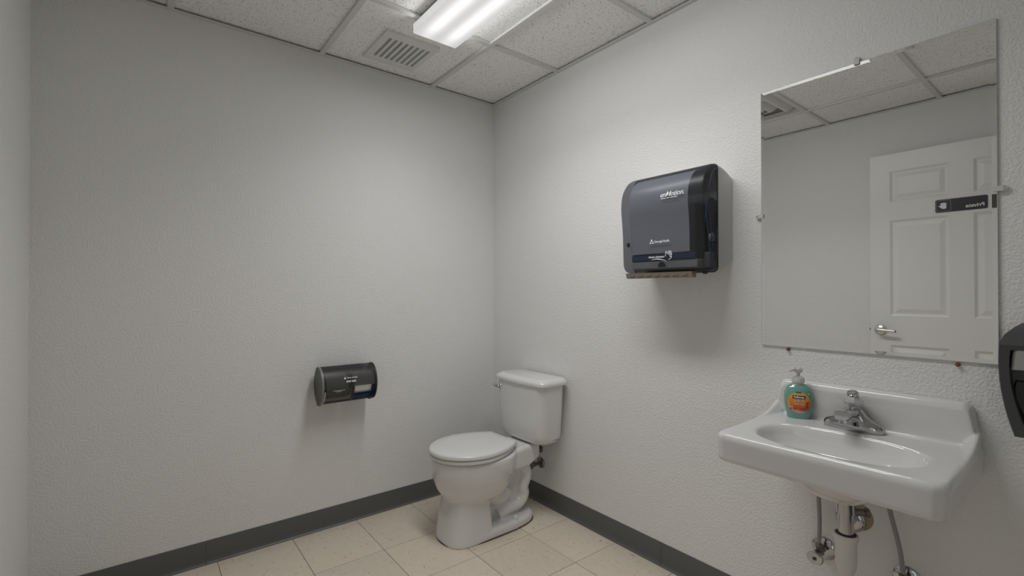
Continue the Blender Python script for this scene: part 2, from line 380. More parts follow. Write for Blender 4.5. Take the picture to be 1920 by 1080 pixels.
bb = empty_struct('baseboard_left', (0, 0, 0), 'charcoal vinyl cove base under the door wall')
base_strip('base_strip', (-W, -0.002, 0.0003), (-W, DY0 + 0.06, 0.0003), (1, 0, 0), bb)
bb = empty_struct('baseboard_front', (0, 0, 0), 'charcoal vinyl cove base under the front wall')
base_strip('base_strip', (-W + 0.002, -L, 0.0003), (-0.015, -L, 0.0003), (0, 1, 0), bb)

# doorway lining and a bit of corridor beyond it
tr = bmesh.new()
box(tr, -W - TH - 0.01, -W + 0.002, DY0 - 0.018, DY0, 0, DZ); box(tr, -W - TH - 0.01, -W + 0.002, DY1, DY1 + 0.018, 0, DZ); box(tr, -W - TH - 0.01, -W + 0.002, DY1, DY0, DZ - 0.018, DZ)
struct(obj('trim_1', tr, M_DOOR), 'white painted door lining')
struct(obj('wall_corridor', B(-W - 1.5, -W - 1.4, -L - TH, TH, 0, H), M_HALL), 'pale corridor wall beyond the doorway')

# the door, swung back flat against the left wall
DX = -2.021; ya, yb = -1.436, -2.322
dr = empty_struct('door_1', (DX - 0.017, yb, 0), 'white six panel door swung back against the left wall')
ycut = [ya, -1.540, -1.823, -1.929, -2.212, yb]; zrow = [(1.747, 1.941), (1.019, 1.627), (0.235, 0.832)]
bm = bmesh.new()
box(bm, DX - 0.035, DX - 0.010, yb, ya, 0.012, 2.052)
for a, b_ in ((0, 1), (2, 3), (4, 5)): box(bm, DX - 0.012, DX, ycut[b_], ycut[a], 0.012, 2.052)
for a, b_ in ((1, 2), (3, 4)):
    for z0, z1 in ((1.941, 2.052), (1.627, 1.747), (0.832, 1.019), (0.012, 0.235)): box(bm, DX - 0.012, DX, ycut[b_], ycut[a], z0, z1)
leaf = obj('leaf', bm, M_DOOR, dr)
for a, b_ in ((1, 2), (3, 4)):
    for z0, z1 in zrow:
        bm = bmesh.new(); y0, y1 = ycut[b_], ycut[a]
        def rect(i, x): return [(x, y0 + i, z0 + i), (x, y1 - i, z0 + i), (x, y1 - i, z1 - i), (x, y0 + i, z1 - i)]
        loft(bm, [rect(0.0004, DX - 0.0105), rect(0.0004, DX - 0.001), rect(0.006, DX - 0.004), rect(0.012, DX - 0.009), rect(0.020, DX - 0.009), rect(0.043, DX - 0.0015)])
        obj('panel', bm, M_DOOR, dr)
hd = obj('handle_rose', lathe(bmesh.new(), (DX, -1.489, 0.928), (1, 0, 0), [(0.033, 0), (0.033, 0.004), (0.030, 0.009), (0.016, 0.013), (0.012, 0.016), (0.011, 0.045)]), M_NICKEL, dr, angle=40)
bm = bmesh.new(); tube(bm, [(DX + 0.042, -1.478, 0.929), (DX + 0.046, -1.50, 0.928), (DX + 0.047, -1.54, 0.925), (DX + 0.046, -1.576, 0.923)], (0.0105, 0.007), n=12)
obj('lever', bm, M_NICKEL, hd, smooth=True)
obj('lever_tip', B(DX + 0.040, DX + 0.052, -1.578, -1.563, 0.916, 0.930, bevel=0.002), M_BLACK, hd)
obj('latch_plate', B(DX - 0.028, DX - 0.007, ya, ya + 0.0015, 0.90, 0.957, bevel=0.0005), M_NICKEL, dr)
obj('latch_bolt', B(DX - 0.024, DX - 0.012, ya, ya + 0.010, 0.921, 0.935, bevel=0.002), M_DULL, dr)
for z in (0.25, 1.03, 1.83): obj('hinge', lathe(bmesh.new(), (DX - 0.030, yb - 0.007, z), (0, 0, 1), [(0.0065, 0), (0.0065, 0.09)], 12), M_NICKEL, dr, angle=40)

# ------------------------------------------------------------------ ceiling light
lx0, lx1, ly0, ly1, lz = -0.834, -0.619, -0.549, -1.769, 2.298
lc = ((lx0 + lx1) / 2, (ly0 + ly1) / 2, H)
lamp = thing('ceiling_light', 'long white fluorescent wraparound light with ribbed lens, lit, on the ceiling', 'light', lc)
obj('housing', B(lx0 + 0.006, lx1 - 0.006, ly1 + 0.004, ly0 - 0.004, H - 0.010, H - 0.0003, bevel=0.001, seg=1), M_VENT, lamp)
bm = bmesh.new()
pl = [(lx0, H - 0.010), (lx0, lz + 0.004), (lx0 + 0.0012, lz + 0.001), (lx0 + 0.004, lz), (lx1 - 0.004, lz), (lx1 - 0.0012, lz + 0.001), (lx1, lz + 0.004), (lx1, H - 0.010)]
loft(bm, [[(a, ly0, b) for a, b in pl], [(a, ly1, b) for a, b in pl]])
obj('lens', bm, M_LENS, lamp)
for y in (ly0 - 0.0015, ly1 + 0.0015):
    bm = bmesh.new(); prism(bm, [(lx0 - 0.0008, H - 0.012), (lx0 - 0.0008, lz - 0.0008), (lx1 + 0.0008, lz - 0.0008), (lx1 + 0.0008, H - 0.012)], lambda a, b: (a, y - 0.0015, b), lambda a, b: (a, y + 0.0015, b))
    obj('end_cap', bm, M_VENT, lamp)
def lamp_light(name, size, size_y, loc, rot, watts, spread=180):
    ld = bpy.data.lights.new(name, 'AREA'); ld.shape = 'RECTANGLE'; ld.size = size; ld.size_y = size_y; ld.energy = watts; ld.color = (1.0, 0.993, 0.985)
    o = bpy.data.objects.new(name, ld); C.objects.link(o); ld.spread = math.radians(spread); o.parent = lamp; o.location = Vector(loc) - Vector(lc); o.rotation_euler = rot
    return o
lamp_light('tube_glow', 0.100, 1.20, (lc[0] - 0.051, lc[1], lz - 0.0015), (0, 0, 0), LAMP_W * 0.25); lamp_light('tube_glow', 0.100, 1.20, (lc[0] + 0.051, lc[1], lz - 0.0015), (0, 0, 0), LAMP_W * 0.25)
lamp_light('lens_glow', 0.205, 1.20, (lc[0], lc[1], lz - 0.0022), (0, 0, 0), LAMP_W * 0.5, 132)
lamp_light('tube_glow', 0.036, 1.20, (lx1 + 0.0015, lc[1], (lz + H) / 2 - 0.004), (0, -PI / 2, 0), LAMP_W * 0.042, 130)
lamp_light('tube_glow', 0.036, 1.20, (lx0 - 0.0015, lc[1], (lz + H) / 2 - 0.004), (0, PI / 2, 0), LAMP_W * 0.042, 130)

# ------------------------------------------------------------------ exhaust vent
vx0, vx1, vy0, vy1 = -0.893, -0.622, -0.412, -0.112
vent = thing('ceiling_vent', 'white rectangular ceiling vent with eight dark slots near the light', 'vent', ((vx0 + vx1) / 2, (vy0 + vy1) / 2, H))
sx0, sx1, sy0, sy1 = -0.858, -0.634, -0.361, -0.163
zf0, zf1 = H + 0.002, H + 0.0122
bm = bmesh.new()
box(bm, vx0, sx0, vy0, vy1, zf0, zf1); box(bm, sx1, vx1, vy0, vy1, zf0, zf1); box(bm, sx0, sx1, vy0, sy0, zf0, zf1); box(bm, sx0, sx1, sy1, vy1, zf0, zf1)
obj('frame', bm, M_VENT, vent)
obj('duct_shade', B(sx0, sx1, sy0, sy1, H + 0.0105, H + 0.0122), M_DARK, vent)  # flat dark sheet, its colour stands in for shade up the duct
pitch = (sx1 - sx0) / 8.0
for i in range(8):
    xa = sx0 + i * pitch
    bm = bmesh.new(); box(bm, xa + 0.0135, xa + pitch, sy0, sy1, zf0, H + 0.0105)
    obj('slat', bm, M_VENT, vent)
    bm = bmesh.new(); prism(bm, [(xa + 0.0055, zf0 + 0.001), (xa + 0.0075, zf0 + 0.001), (xa + 0.0085, H + 0.0104), (xa + 0.0065, H + 0.0104)], lambda a, b: (a, sy0, b), lambda a, b: (a, sy1, b))
    obj('fin', bm, M_VENT, vent)

# ------------------------------------------------------------------ square air diffuser (seen in the mirror)
qx, qy = (CXB[1] + CXB[2]) / 2, (CYB[0] + CYB[1]) / 2; qh = (CXB[1] - CXB[2]) / 2 - 0.004; qhy = (CYB[0] - CYB[1]) / 2 - 0.004
dif = thing('air_diffuser', 'square white stepped air diffuser in the ceiling grid, reflected in mirror', 'vent', (qx, qy, H))
def sq(s, z): return [(qx + a * (qh - s), qy + b * (qhy - s), z) for a, b in ((1, 1), (-1, 1), (-1, -1), (1, -1))]
bm = bmesh.new(); vr = loft(bm, [sq(0, H + 0.0125), sq(0.02, H + 0.0125), sq(0.02, H + 0.05), sq(0, H + 0.05), sq(0, H + 0.0125)], cap=False); bmesh.ops.remove_doubles(bm, verts=bm.verts, dist=1e-6)
obj('frame', bm, M_VENT, dif)
bm = bmesh.new(); bm.faces.new([bm.verts.new(p) for p in sq(0.0, H + 0.0515)]); bm.faces.new([bm.verts.new(p) for p in sq(0.0, H + 0.0545)][::-1]); obj('backplate', bm, M_LIGHTGREY, dif)
for s in (0.075, 0.145, 0.21):
    bm = bmesh.new(); loft(bm, [sq(s - 0.042, H + 0.046), sq(s, H + 0.010), sq(s + 0.012, H + 0.008), sq(s + 0.012, H + 0.010), sq(s + 0.002, H + 0.012), sq(s - 0.038, H + 0.046), sq(s - 0.042, H + 0.046)], cap=False); bmesh.ops.remove_doubles(bm, verts=bm.verts, dist=1e-6)
    obj('blade', bm, M_VENT, dif)

# ------------------------------------------------------------------ toilet
TY = -0.477
toilet = thing('toilet', 'white two-piece toilet with lid down in the corner', 'toilet', (-0.4, TY, 0))
def P(u, v, z): return Vector((-u, TY + v, z))
def egg(uf, ub, uc, hw, z, n=48, pf=2.0, pb=2.4):
    out = []
    for i in range(n):
        a = 2 * PI * i / n; c, s = math.cos(a), math.sin(a)
        e = 2.0 / (pf if c > 0 else pb)
        du = abs(c) ** e * ((uf - uc) if c > 0 else -(uc - ub)); dv = abs(s) ** e * hw * (1 if s > 0 else -1)
        out.append(P(uc + du, dv, z))
    return out
bm = bmesh.new()
# bowl
loft(bm, [egg(0.545, 0.40, 0.47, 0.06, 0.150), egg(0.595, 0.36, 0.47, 0.10, 0.172), egg(0.635, 0.32, 0.465, 0.136, 0.205), egg(0.662, 0.29, 0.465, 0.158, 0.245),
          egg(0.679, 0.27, 0.465, 0.171, 0.29), egg(0.686, 0.262, 0.465, 0.177, 0.33), egg(0.687, 0.258, 0.465, 0.178, 0.365), egg(0.684, 0.258, 0.465, 0.176, 0.381), egg(0.676, 0.262, 0.465, 0.168, 0.387)])
# front column
loft(bm, [egg(0.652, 0.425, 0.52, 0.124, 0.0, pf=3.0, pb=7), egg(0.650, 0.425, 0.52, 0.122, 0.02, pf=3.0, pb=7), egg(0.634, 0.428, 0.52, 0.110, 0.12, pf=3.0, pb=7), egg(0.618, 0.43, 0.52, 0.103, 0.20, pf=3.0, pb=6), egg(0.600, 0.43, 0.515, 0.10, 0.23, pf=3.0, pb=6)])
# foot plate behind it
loft(bm, [egg(0.60, 0.135, 0.42, 0.124, 0.0, pf=3, pb=3.2), egg(0.60, 0.133, 0.42, 0.124, 0.030, pf=3, pb=3.2), egg(0.60, 0.145, 0.42, 0.112, 0.044, pf=3, pb=3.2)])
# inner web
loft(bm, [[P(0.50, v, z) for v, z in ((-.035, 0.02), (.035, 0.02), (.035, 0.32), (-.035, 0.32))], [P(0.20, v, z) for v, z in ((-.035, 0.02), (.035, 0.02), (.035, 0.34), (-.035, 0.34))]])
# trapway
for sgn in (1,):
    tube(bm, [P(0.43, 0, 0.21), P(0.385, 0, 0.165), P(0.335, 0, 0.150), P(0.30, 0, 0.185)], 0.058, n=20, squash=1.25)
    tube(bm, [P(0.255, 0, 0.275), P(0.215, 0, 0.285), P(0.180, 0, 0.255), P(0.175, 0, 0.21), P(0.195, 0, 0.165), P(0.190, 0, 0.125), P(0.220, 0, 0.090), P(0.285, 0, 0.078), P(0.36, 0, 0.062)], 0.043, n=20, squash=1.75)
# rear deck
def deck(u, hw, z0, z1): return [P(u, a, b) for a, b in rrect(-hw, hw, z0, z1, 0.018, 4)]
loft(bm, [deck(0.115, 0.088, 0.315, 0.388), deck(0.13, 0.093, 0.305, 0.388), deck(0.20, 0.100, 0.275, 0.388), deck(0.28, 0.115, 0.28, 0.388), deck(0.36, 0.14, 0.30, 0.386)])
bowl = obj('bowl', bm, M_CHINA, toilet, smooth=True); remesh(bowl, 0.005, 3)
bm = bmesh.new(); r0 = egg(0.6545, 0.131, 0.42, 0.1265, 0.0005, pf=2.7, pb=3.2); r1 = egg(0.6545, 0.131, 0.42, 0.1265, 0.0032, pf=2.7, pb=3.2); loft(bm, [r0, r1]); obj('caulk_line', bm, M_CAULK, toilet)
for v in (-0.098, 0.098): obj('bolt_cap', lathe(bmesh.new(), P(0.285, v, 0.030), (0, 0, 1), [(0.014, 0), (0.014, 0.018), (0.012, 0.026), (0.007, 0.030), (0.001, 0.031)], 18), M_CHINA, toilet, smooth=True)
# seat ring and lid
def seat_ring(uf, ub, hw, z, n=40):
    out = []; uc = 0.485
    for i in range(n + 1):
        a = -PI / 2 + PI * i / n; out.append(P(uc + (uf - uc) * math.cos(a), hw * math.sin(a), z))
    nb = 14
    for sgn in (1, -1):
        for i in range(1, nb + 1):
            k = i / nb if sgn > 0 else 1 - (i - 1) / nb
            u = uc + (ub - uc) * k; out.append(P(u, sgn * hw * (1 - 0.10 * k - 0.34 * k ** 2.2), z))
    return out
sl = bmesh.new(); loft(sl, [seat_ring(0.686, 0.300, 0.176, 0.389), seat_ring(0.692, 0.296, 0.181, 0.393), seat_ring(0.692, 0.296, 0.181, 0.405), seat_ring(0.687, 0.300, 0.177, 0.4085)])
obj('seat', sl, M_SEAT, toilet, angle=50)
sl = bmesh.new(); loft(sl, [seat_ring(0.690, 0.286, 0.179, 0.4105), seat_ring(0.695, 0.282, 0.184, 0.414), seat_ring(0.695, 0.282, 0.184, 0.424), seat_ring(0.692, 0.285, 0.181, 0.429), seat_ring(0.684, 0.291, 0.174, 0.4325), seat_ring(0.62, 0.32, 0.13, 0.4345)])
obj('lid', sl, M_SEAT, toilet, angle=50)
for v in (-0.068, 0.068): obj('hinge', lathe(bmesh.new(), P(0.268, v - 0.016, 0.398), (0, 1, 0), [(0.006, 0), (0.0105, 0.002), (0.0105, 0.030), (0.006, 0.032)], 14), M_SEAT, toilet, angle=50)
# tank
def tank_ring(hw, ub, uf, bow, r, z):
    pts = []
    for a, b in rrect(-hw, hw, ub, uf, r, 6): pts.append((a, b))
    out = []
    for a, b in pts:
        if b > (ub + uf) / 2: b += bow * (1 - (a / hw) ** 2)
        out.append(P(b, a, z))
    # densify the front edge so that it bows
    res = []
    for i in range(len(out)):
        p, q = out[i], out[(i + 1) % len(out)]; res.append(p); d = (q - p).length
        if d > 0.05:
            k = 10
            for j in range(1, k):
                w_ = p.lerp(q, j / k); u = -w_.x; v = w_.y - TY
                if u > (ub + uf) / 2 and abs(p.x - q.x) < 0.01: u = uf + bow * (1 - (v / hw) ** 2)
                res.append(P(u, v, z))
    return res
tk = bmesh.new()
rings = [tank_ring(0.135, 0.055, 0.150, 0.010, 0.035, 0.3895), tank_ring(0.158, 0.040, 0.168, 0.012, 0.045, 0.393), tank_ring(0.170, 0.032, 0.178, 0.013, 0.05, 0.402), tank_ring(0.177, 0.027, 0.184, 0.013, 0.05, 0.416), tank_ring(0.181, 0.024, 0.187, 0.013, 0.05, 0.44),
         tank_ring(0.187, 0.022, 0.191, 0.012, 0.048, 0.55), tank_ring(0.192, 0.022, 0.194, 0.012, 0.045, 0.692)]
loft(tk, rings); obj('tank', tk, M_CHINA, toilet, angle=60)
tk = bmesh.new(); loft(tk, [tank_ring(0.199, 0.016, 0.192, 0.016, 0.035, 0.6925), tank_ring(0.205, 0.012, 0.198, 0.016, 0.035, 0.696), tank_ring(0.206, 0.012, 0.199, 0.016, 0.035, 0.706), tank_ring(0.203, 0.014, 0.196, 0.016, 0.034, 0.714), tank_ring(0.187, 0.020, 0.178, 0.014, 0.030, 0.7265), tank_ring(0.178, 0.026, 0.170, 0.012, 0.028, 0.728)])
obj('tank_lid', tk, M_CHINA, toilet, angle=50)
lv = obj('flush_lever', lathe(bmesh.new(), P(0.187, 0.150, 0.655), (-1, 0, 0), [(0.016, 0), (0.016, 0.010), (0.012, 0.015), (0.008, 0.02)], 18), M_CHROME, toilet, angle=40)
bm = bmesh.new(); tube(bm, [P(0.205, 0.148, 0.655), P(0.213, 0.158, 0.656), P(0.215, 0.172, 0.659), P(0.214, 0.184, 0.662)], (0.008, 0.008), n=10); obj('lever_arm', bm, M_CHROME, lv, smooth=True)
obj('tank_bolt', lathe(bmesh.new(), P(0.165, -0.083, 0.352), (0, -1, 0), [(0.004, 0), (0.004, 0.013)], 8), M_CAULK, toilet)

# supply stop behind the toilet
sv = thing('stop_valve', 'small dull metal shutoff valve on the wall behind the toilet', 'valve', (0, TY - 0.09, 0.21))
obj('escutcheon', lathe(bmesh.new(), (-0.0005, -0.445, 0.222), (-1, 0, 0), [(0.030, 0), (0.029, 0.004), (0.018, 0.010), (0.010, 0.012)], 24), M_DULL, sv, angle=50)
obj('valve_body', lathe(bmesh.new(), (-0.010, -0.445, 0.222), (-1, 0, 0), [(0.008, 0), (0.008, 0.03), (0.013, 0.031), (0.013, 0.055), (0.008, 0.056)], 16), M_DULL, sv, angle=40)
obj('handle', lathe(bmesh.new(), (-0.067, -0.445, 0.222), (-1, 0, 0), [(0.019, 0), (0.021, 0.004), (0.019, 0.012), (0.005, 0.013)], 18), M_DULL, sv, angle=40)
bm = bmesh.new(); tube(bm, [(-0.055, -0.445, 0.228), (-0.055, -0.46, 0.28), (-0.075, -0.51, 0.33), (-0.085, -0.530, 0.386)], 0.0055, n=10); obj('supply_tube', bm, M_SUPPLY, sv, smooth=True)
obj('coupling_nut', lathe(bmesh.new(), (-0.085, -0.530, 0.322), (0, 0, 1), [(0.015, 0), (0.017, 0.004), (0.017, 0.022), (0.011, 0.030)], 12), M_CHARCOAL, sv, angle=30)

# ------------------------------------------------------------------ toilet paper dispenser on the back wall
px0, px1, pyc, pzc, pry, prz = -1.092, -0.828, -0.0755, 0.7225, 0.0725, 0.090
tp = thing('toilet_paper_dispenser', 'smoked black two-roll toilet paper dispenser on the back wall', 'dispenser', ((px0 + px1) / 2, 0, pzc - prz))
def arc(a, k=1.0): a = math.radians(a); return (pyc - pry * k * math.cos(a), pzc + prz * k * math.sin(a))
def arc_shell(x0, x1, a0, a1, k0, k1, n=18):
    bm = bmesh.new(); ro = [arc(a0 + (a1 - a0) * i / n, k1) for i in range(n + 1)]; ri = [arc(a0 + (a1 - a0) * i / n, k0) for i in range(n + 1)][::-1]
    prof = ro + ri; vr = [[bm.verts.new((x, y, z)) for y, z in prof] for x in (x0, x1)]; m_ = len(prof)
    for i in range(m_): bm.faces.new((vr[0][i], vr[0][(i + 1) % m_], vr[1][(i + 1) % m_], vr[1][i]))
    for v in vr:
        for i in range(n): bm.faces.new((v[i], v[i + 1], v[m_ - 2 - i], v[m_ - 1 - i]))
    return bm
xm = (px0 + px1) / 2 + 0.012
obj('upper_cover', arc_shell(px0 + 0.006, px1 - 0.004, -4, 150, 0.95, 1.0, 26), M_SMOKE2, tp, angle=40)
obj('lower_door', arc_shell(px0 + 0.017, xm, -5, -66, 0.93, 0.985), M_SMOKE2, tp, angle=40)
obj('roll_window', arc_shell(xm + 0.004, px1 - 0.028, -31, -66, 0.94, 0.985), M_BLUESMOKE, tp, angle=40)
obj('window_side', arc_shell(px1 - 0.028, px1 - 0.004, -5, -75, 0.94, 0.995), M_BLUESMOKE, tp, angle=40)
obj('centre_rib', arc_shell(xm - 0.002, xm + 0.006, -4, -72, 0.90, 0.995), M_BLACK, tp, angle=40)
obj('top_rib', arc_shell(xm - 0.010, xm - 0.007, 0, 120, 0.99, 1.012), M_BLACK, tp, angle=40)
obj('bottom_rail', arc_shell(px0 + 0.017, px1 - 0.02, -66, -78, 0.90, 0.99), M_BLACK, tp, angle=40)
for x, d in ((px0, 0.006), (px1 - 0.005, 0.005)):
    bm = bmesh.new(); n = 40; loft(bm, [[(x + dx, *arc(360 * i / n, k)) for i in range(n)] for dx, k in ((0.001, 0.90), (0, 0.985), (d, 1.0))]); e = obj('end_plate', bm, M_ENDGREY, tp, angle=30)
    obj('end_rim', arc_shell(x - 0.0015, x + d + 0.0012, -82, 118, 0.985, 1.015, 30), M_MIDGREY if d > 0.0055 else M_SMOKE2, e, angle=40)
obj('side_grip', arc_shell(px0 + 0.0105, px0 + 0.0145, -14, -60, 0.96, 1.0), M_LIGHTGREY, tp, angle=40)
obj('back_plate', B(px0 + 0.02, px1 - 0.02, -0.004, -0.0003, pzc - 0.075, pzc + 0.078), M_CHARCOAL, tp)
obj('foot_tab', B(px0 + 0.001, px0 + 0.016, -0.075, -0.045, pzc - prz - 0.006, pzc - prz + 0.012, bevel=0.002), M_BLACK, tp)
obj('foot_tab', B(px1 - 0.022, px1 - 0.006, -0.085, -0.055, pzc - prz - 0.003, pzc - prz + 0.012, bevel=0.002), M_BLACK, tp)
def tpf(k):
    def f(a, b):
        y, z = arc(math.degrees(b / 0.083), k); return Vector((a, y, z))
    return f
fp = tpf(1.006)
obj('maker_name', text_bm('Georgia-Pacific', 0.0085, lambda a, b: fp(xm - 0.0300 + a, 0.0315 + b), bold=0.0002), M_WHITEPRINT, tp)
obj('model_name', text_bm('compact.', 0.0155, lambda a, b: fp(xm - 0.0340 + a, 0.0145 + b), bold=0.0004, spacing=0.85), M_WHITEPRINT, tp)
bm = bmesh.new(); flat_poly(bm, [(0, 0), (0.011, 0), (0.0055, 0.010)], lambda a, b: fp(xm - 0.0450 + a, 0.030 + b)); obj('triangle_mark', bm, M_WHITEPRINT, tp)
bm = bmesh.new()
fq = tpf(0.992)
for r, (n, w) in enumerate(((9, 0.0048), (5, 0.0036))):
    for i in range(n): flat_poly(bm, [(0, 0), (w, 0), (w, 0.0022), (0, 0.0022)], lambda a, b: fq(px0 + 0.050 + i * (w + 0.0014) + a + r * 0.014, -0.0185 - r * 0.0058 + b))
obj('fine_print', bm, M_WHITEPRINT, tp)
for x0, lab in ((px0 + 0.022, 'white toilet paper roll behind the left smoked door of the dispenser'), (xm + 0.010, 'white toilet paper roll showing in the right window of the dispenser')):
    bm = bmesh.new(); x1 = x0 + 0.102; cy, cz, R_ = pyc - 0.004, pzc - 0.006, 0.058; n = 36
    loft(bm, [[(x, cy + r * math.cos(2 * PI * i / n), cz + r * math.sin(2 * PI * i / n)) for i in range(n)] for x, r in ((x0, 0.02), (x0, R_ - 0.002), (x0 + 0.002, R_), (x1 - 0.002, R_), (x1, R_ - 0.002), (x1, 0.02), (x0, 0.02))], cap=False)
    bmesh.ops.remove_doubles(bm, verts=bm.verts, dist=1e-6)
    o = obj('toilet_paper_roll', bm, M_PAPER, angle=40); o['label'] = lab; o['category'] = 'toilet paper'; o['group'] = 'rolls in the toilet paper dispenser'

# ------------------------------------------------------------------ paper towel dispenser on the right wall
ty0, ty1 = -1.537, -1.168       # right and left side
td = thing('paper_towel_dispenser', 'smoked grey hands-free paper towel dispenser on the right wall', 'dispenser', (0, (ty0 + ty1) / 2, 1.23))
def prof_cover(k=0.0):
    # side outline (u, z) from the top seam over the front to the bottom seam
    ctrl = [(0.107, 1.643), (0.135, 1.638), (0.163, 1.622), (0.187, 1.594), (0.202, 1.558), (0.207, 1.51), (0.203, 1.46), (0.197, 1.40), (0.193, 1.34), (0.190, 1.29), (0.184, 1.263), (0.170, 1.251), (0.14, 1.248), (0.107, 1.248)]
    pts = spline([(a, b, 0) for a, b in ctrl], 4); out = []
    for p in pts:
        d = Vector((0.107, 1.45, 0)) - p; L_ = d.length; q = p + d / L_ * k * (1.0 if p.x > 0.12 else 0.9); out.append((max(q.x, 0.1072), q.y))
    return out
rings = []
for dy, k in ((0.0005, 0.014), (0.002, 0.007), (0.006, 0.0025), (0.014, 0.0)): rings.append((ty0 + dy, k))
rings += [(ty1 - dy, k) for dy, k in ((0.016, 0.0), (0.008, 0.0025), (0.003, 0.007), (0.0005, 0.014))]
bm = bmesh.new(); loft(bm, [[(-u, y, z) for u, z in prof_cover(k)] for y, k in rings], cap=True, close=False)
bmesh.ops.triangulate(bm, faces=[f for f in bm.faces if len(f.verts) > 4])
obj('cover', bm, M_SMOKE, td, angle=50)
# rim of the cover's right side window
bm = bmesh.new(); tube(bm, [(-0.114, ty0 - 0.0005, 1.30), (-0.112, ty0 - 0.0005, 1.42), (-0.111, ty0 - 0.0005, 1.55), (-0.122, ty0 - 0.0005, 1.615), (-0.145, ty0 - 0.0005, 1.605), (-0.168, ty0 - 0.0005, 1.55), (-0.172, ty0 - 0.0005, 1.48), (-0.158, ty0 - 0.0005, 1.40), (-0.148, ty0 - 0.0005, 1.33)], 0.0018, n=8); obj('side_ridge', bm, M_CHARCOAL, td, smooth=True)
# back housing: an open tray
def hz(u, i=0.0):
    k = u / 0.107; zt = 1.612 + (1.643 - 1.612) * math.sin(k * PI / 2); zb = 1.282 - (1.282 - 1.246) * math.sin(k * PI / 2)
    return [(-u, a, b) for a, b in rrect(ty0 + i, ty1 - i, zb + i, zt - i, max(0.018 - i, 0.006), 4)]
bm = bmesh.new(); loft(bm, [hz(0.0005), hz(0.03), hz(0.06), hz(0.085), hz(0.1065), hz(0.1065, 0.004), hz(0.05, 0.006), hz(0.025, 0.006)])
obj('back_housing', bm, M_LIGHTGREY, td, angle=40)
obj('seam', (lambda b: (loft(b, [hz(0.1068, -0.0012), hz(0.1085, -0.0012), hz(0.1085, 0.003), hz(0.1068, 0.003), hz(0.1068, -0.0012)], cap=False), bmesh.ops.remove_doubles(b, verts=b.verts, dist=1e-6), b)[2])(bmesh.new()), M_CHARCOAL, td, angle=40)
# insides: chassis, tray, blue arms, gear
obj('chassis_side', B(-0.165, -0.03, ty0 + 0.050, ty0 + 0.058, 1.275, 1.50, bevel=0.003), M_BLACK, td)
obj('chassis_side', B(-0.165, -0.03, ty1 - 0.036, ty1 - 0.030, 1.275, 1.46, bevel=0.003), M_MIDGREY, td)
obj('paper_tray', B(-0.178, -0.03, ty0 + 0.040, ty1 - 0.040, 1.262, 1.294, bevel=0.004), M_LIGHTGREY, td)
pr_ = [q for q in prof_cover(0.011) if q[1] > 1.316]; pr2_ = [q for q in prof_cover(0.014) if q[1] > 1.316][::-1]
bm = bmesh.new(); vr = [[bm.verts.new((-u, y, z)) for u, z in pr_ + pr2_] for y in (ty0 + 0.066, ty1 - 0.040)]; m_ = len(vr[0]); nh = len(pr_)
for i in range(m_): bm.faces.new((vr[0][i], vr[0][(i + 1) % m_], vr[1][(i + 1) % m_], vr[1][i]))
for v in vr:
    for i in range(nh - 1): bm.faces.new((v[i], v[i + 1], v[m_ - 2 - i], v[m_ - 1 - i]))
obj('roll_stand_in', bm, M_ROLLSHELL, td, angle=50)  # added pale shell in place of the paper roll blurred behind the cover
obj('feed_bar', B(-0.182, -0.168, ty0 + 0.046, ty1 - 0.040, 1.296, 1.318, bevel=0.003), M_BLUE, td)
bm = bmesh.new(); prism(bm, [(0.05, 1.50), (0.12, 1.52), (0.15, 1.50), (0.157, 1.44), (0.135, 1.38), (0.125, 1.28), (0.105, 1.28), (0.095, 1.40), (0.05, 1.44)], lambda a, b: (-a, ty0 + 0.016, b), lambda a, b: (-a, ty0 + 0.024, b)); obj('roll_arm', bm, M_BLUE, td)
obj('roll_hub', lathe(bmesh.new(), (-0.122, ty0 + 0.009, 1.455), (0, 1, 0), [(0.022, 0), (0.025, 0.003), (0.025, 0.007)], 20), M_BLACK, td, angle=40)
obj('gear', lathe(bmesh.new(), (-0.128, ty0 + 0.006, 1.372), (0, 1, 0), [(0.012, 0), (0.016, 0.002), (0.016, 0.010), (0.012, 0.012)], 14), M_LIGHTGREY, td, angle=30)
obj('battery_box', B(-0.150, -0.112, ty0 + 0.008, ty0 + 0.030, 1.262, 1.318, bevel=0.004), M_MIDGREY, td)
obj('latch', B(-0.200, -0.192, ty1 - 0.040, ty1 - 0.030, 1.355, 1.372, bevel=0.002), M_BLACK, td)
# paper slot shield below, sensor eye
bm = bmesh.new(); sy0_, sy1_ = ty0 + 0.060, ty1 - 0.012
prism(bm, [(0.150, 1.2485), (0.184, 1.2485), (0.178, 1.228), (0.170, 1.2265), (0.155, 1.2265)], lambda a, b: (-a, sy0_, b), lambda a, b: (-a, sy1_, b)); sh = obj('paper_slot', bm, M_TAN, td)
for i in range(7):
    y = sy0_ + 0.03 + i * (sy1_ - sy0_ - 0.06) / 6; obj('slot_tooth', B(-0.1865, -0.1800, y - 0.012, y + 0.012, 1.236, 1.2385), M_MIDGREY, sh)
obj('key_lock', lathe(bmesh.new(), (-0.135, ty0 + 0.035, 1.2485), (0, 0, -1), [(0.010, 0), (0.010, 0.006), (0.006, 0.010)], 14), M_BLACK, td, angle=40)
def front_u(z):
    pr = prof_cover(); best = [(u, zz) for u, zz in pr if 1.255 < zz < 1.63 and u > 0.15]; best.sort(key=lambda t: t[1])
    for (u0, z0), (u1, z1) in zip(best, best[1:]):
        if z0 <= z <= z1: return u0 + (u1 - u0) * (z - z0) / max(z1 - z0, 1e-6)
    return 0.19
def tdf(y0, z0, slope=0.0):
    # reading direction runs towards -y when one faces the right wall
    def f(a, b): z = z0 + b + slope * a; return Vector((-front_u(z) - 0.0009, y0 - a, z))
    return f
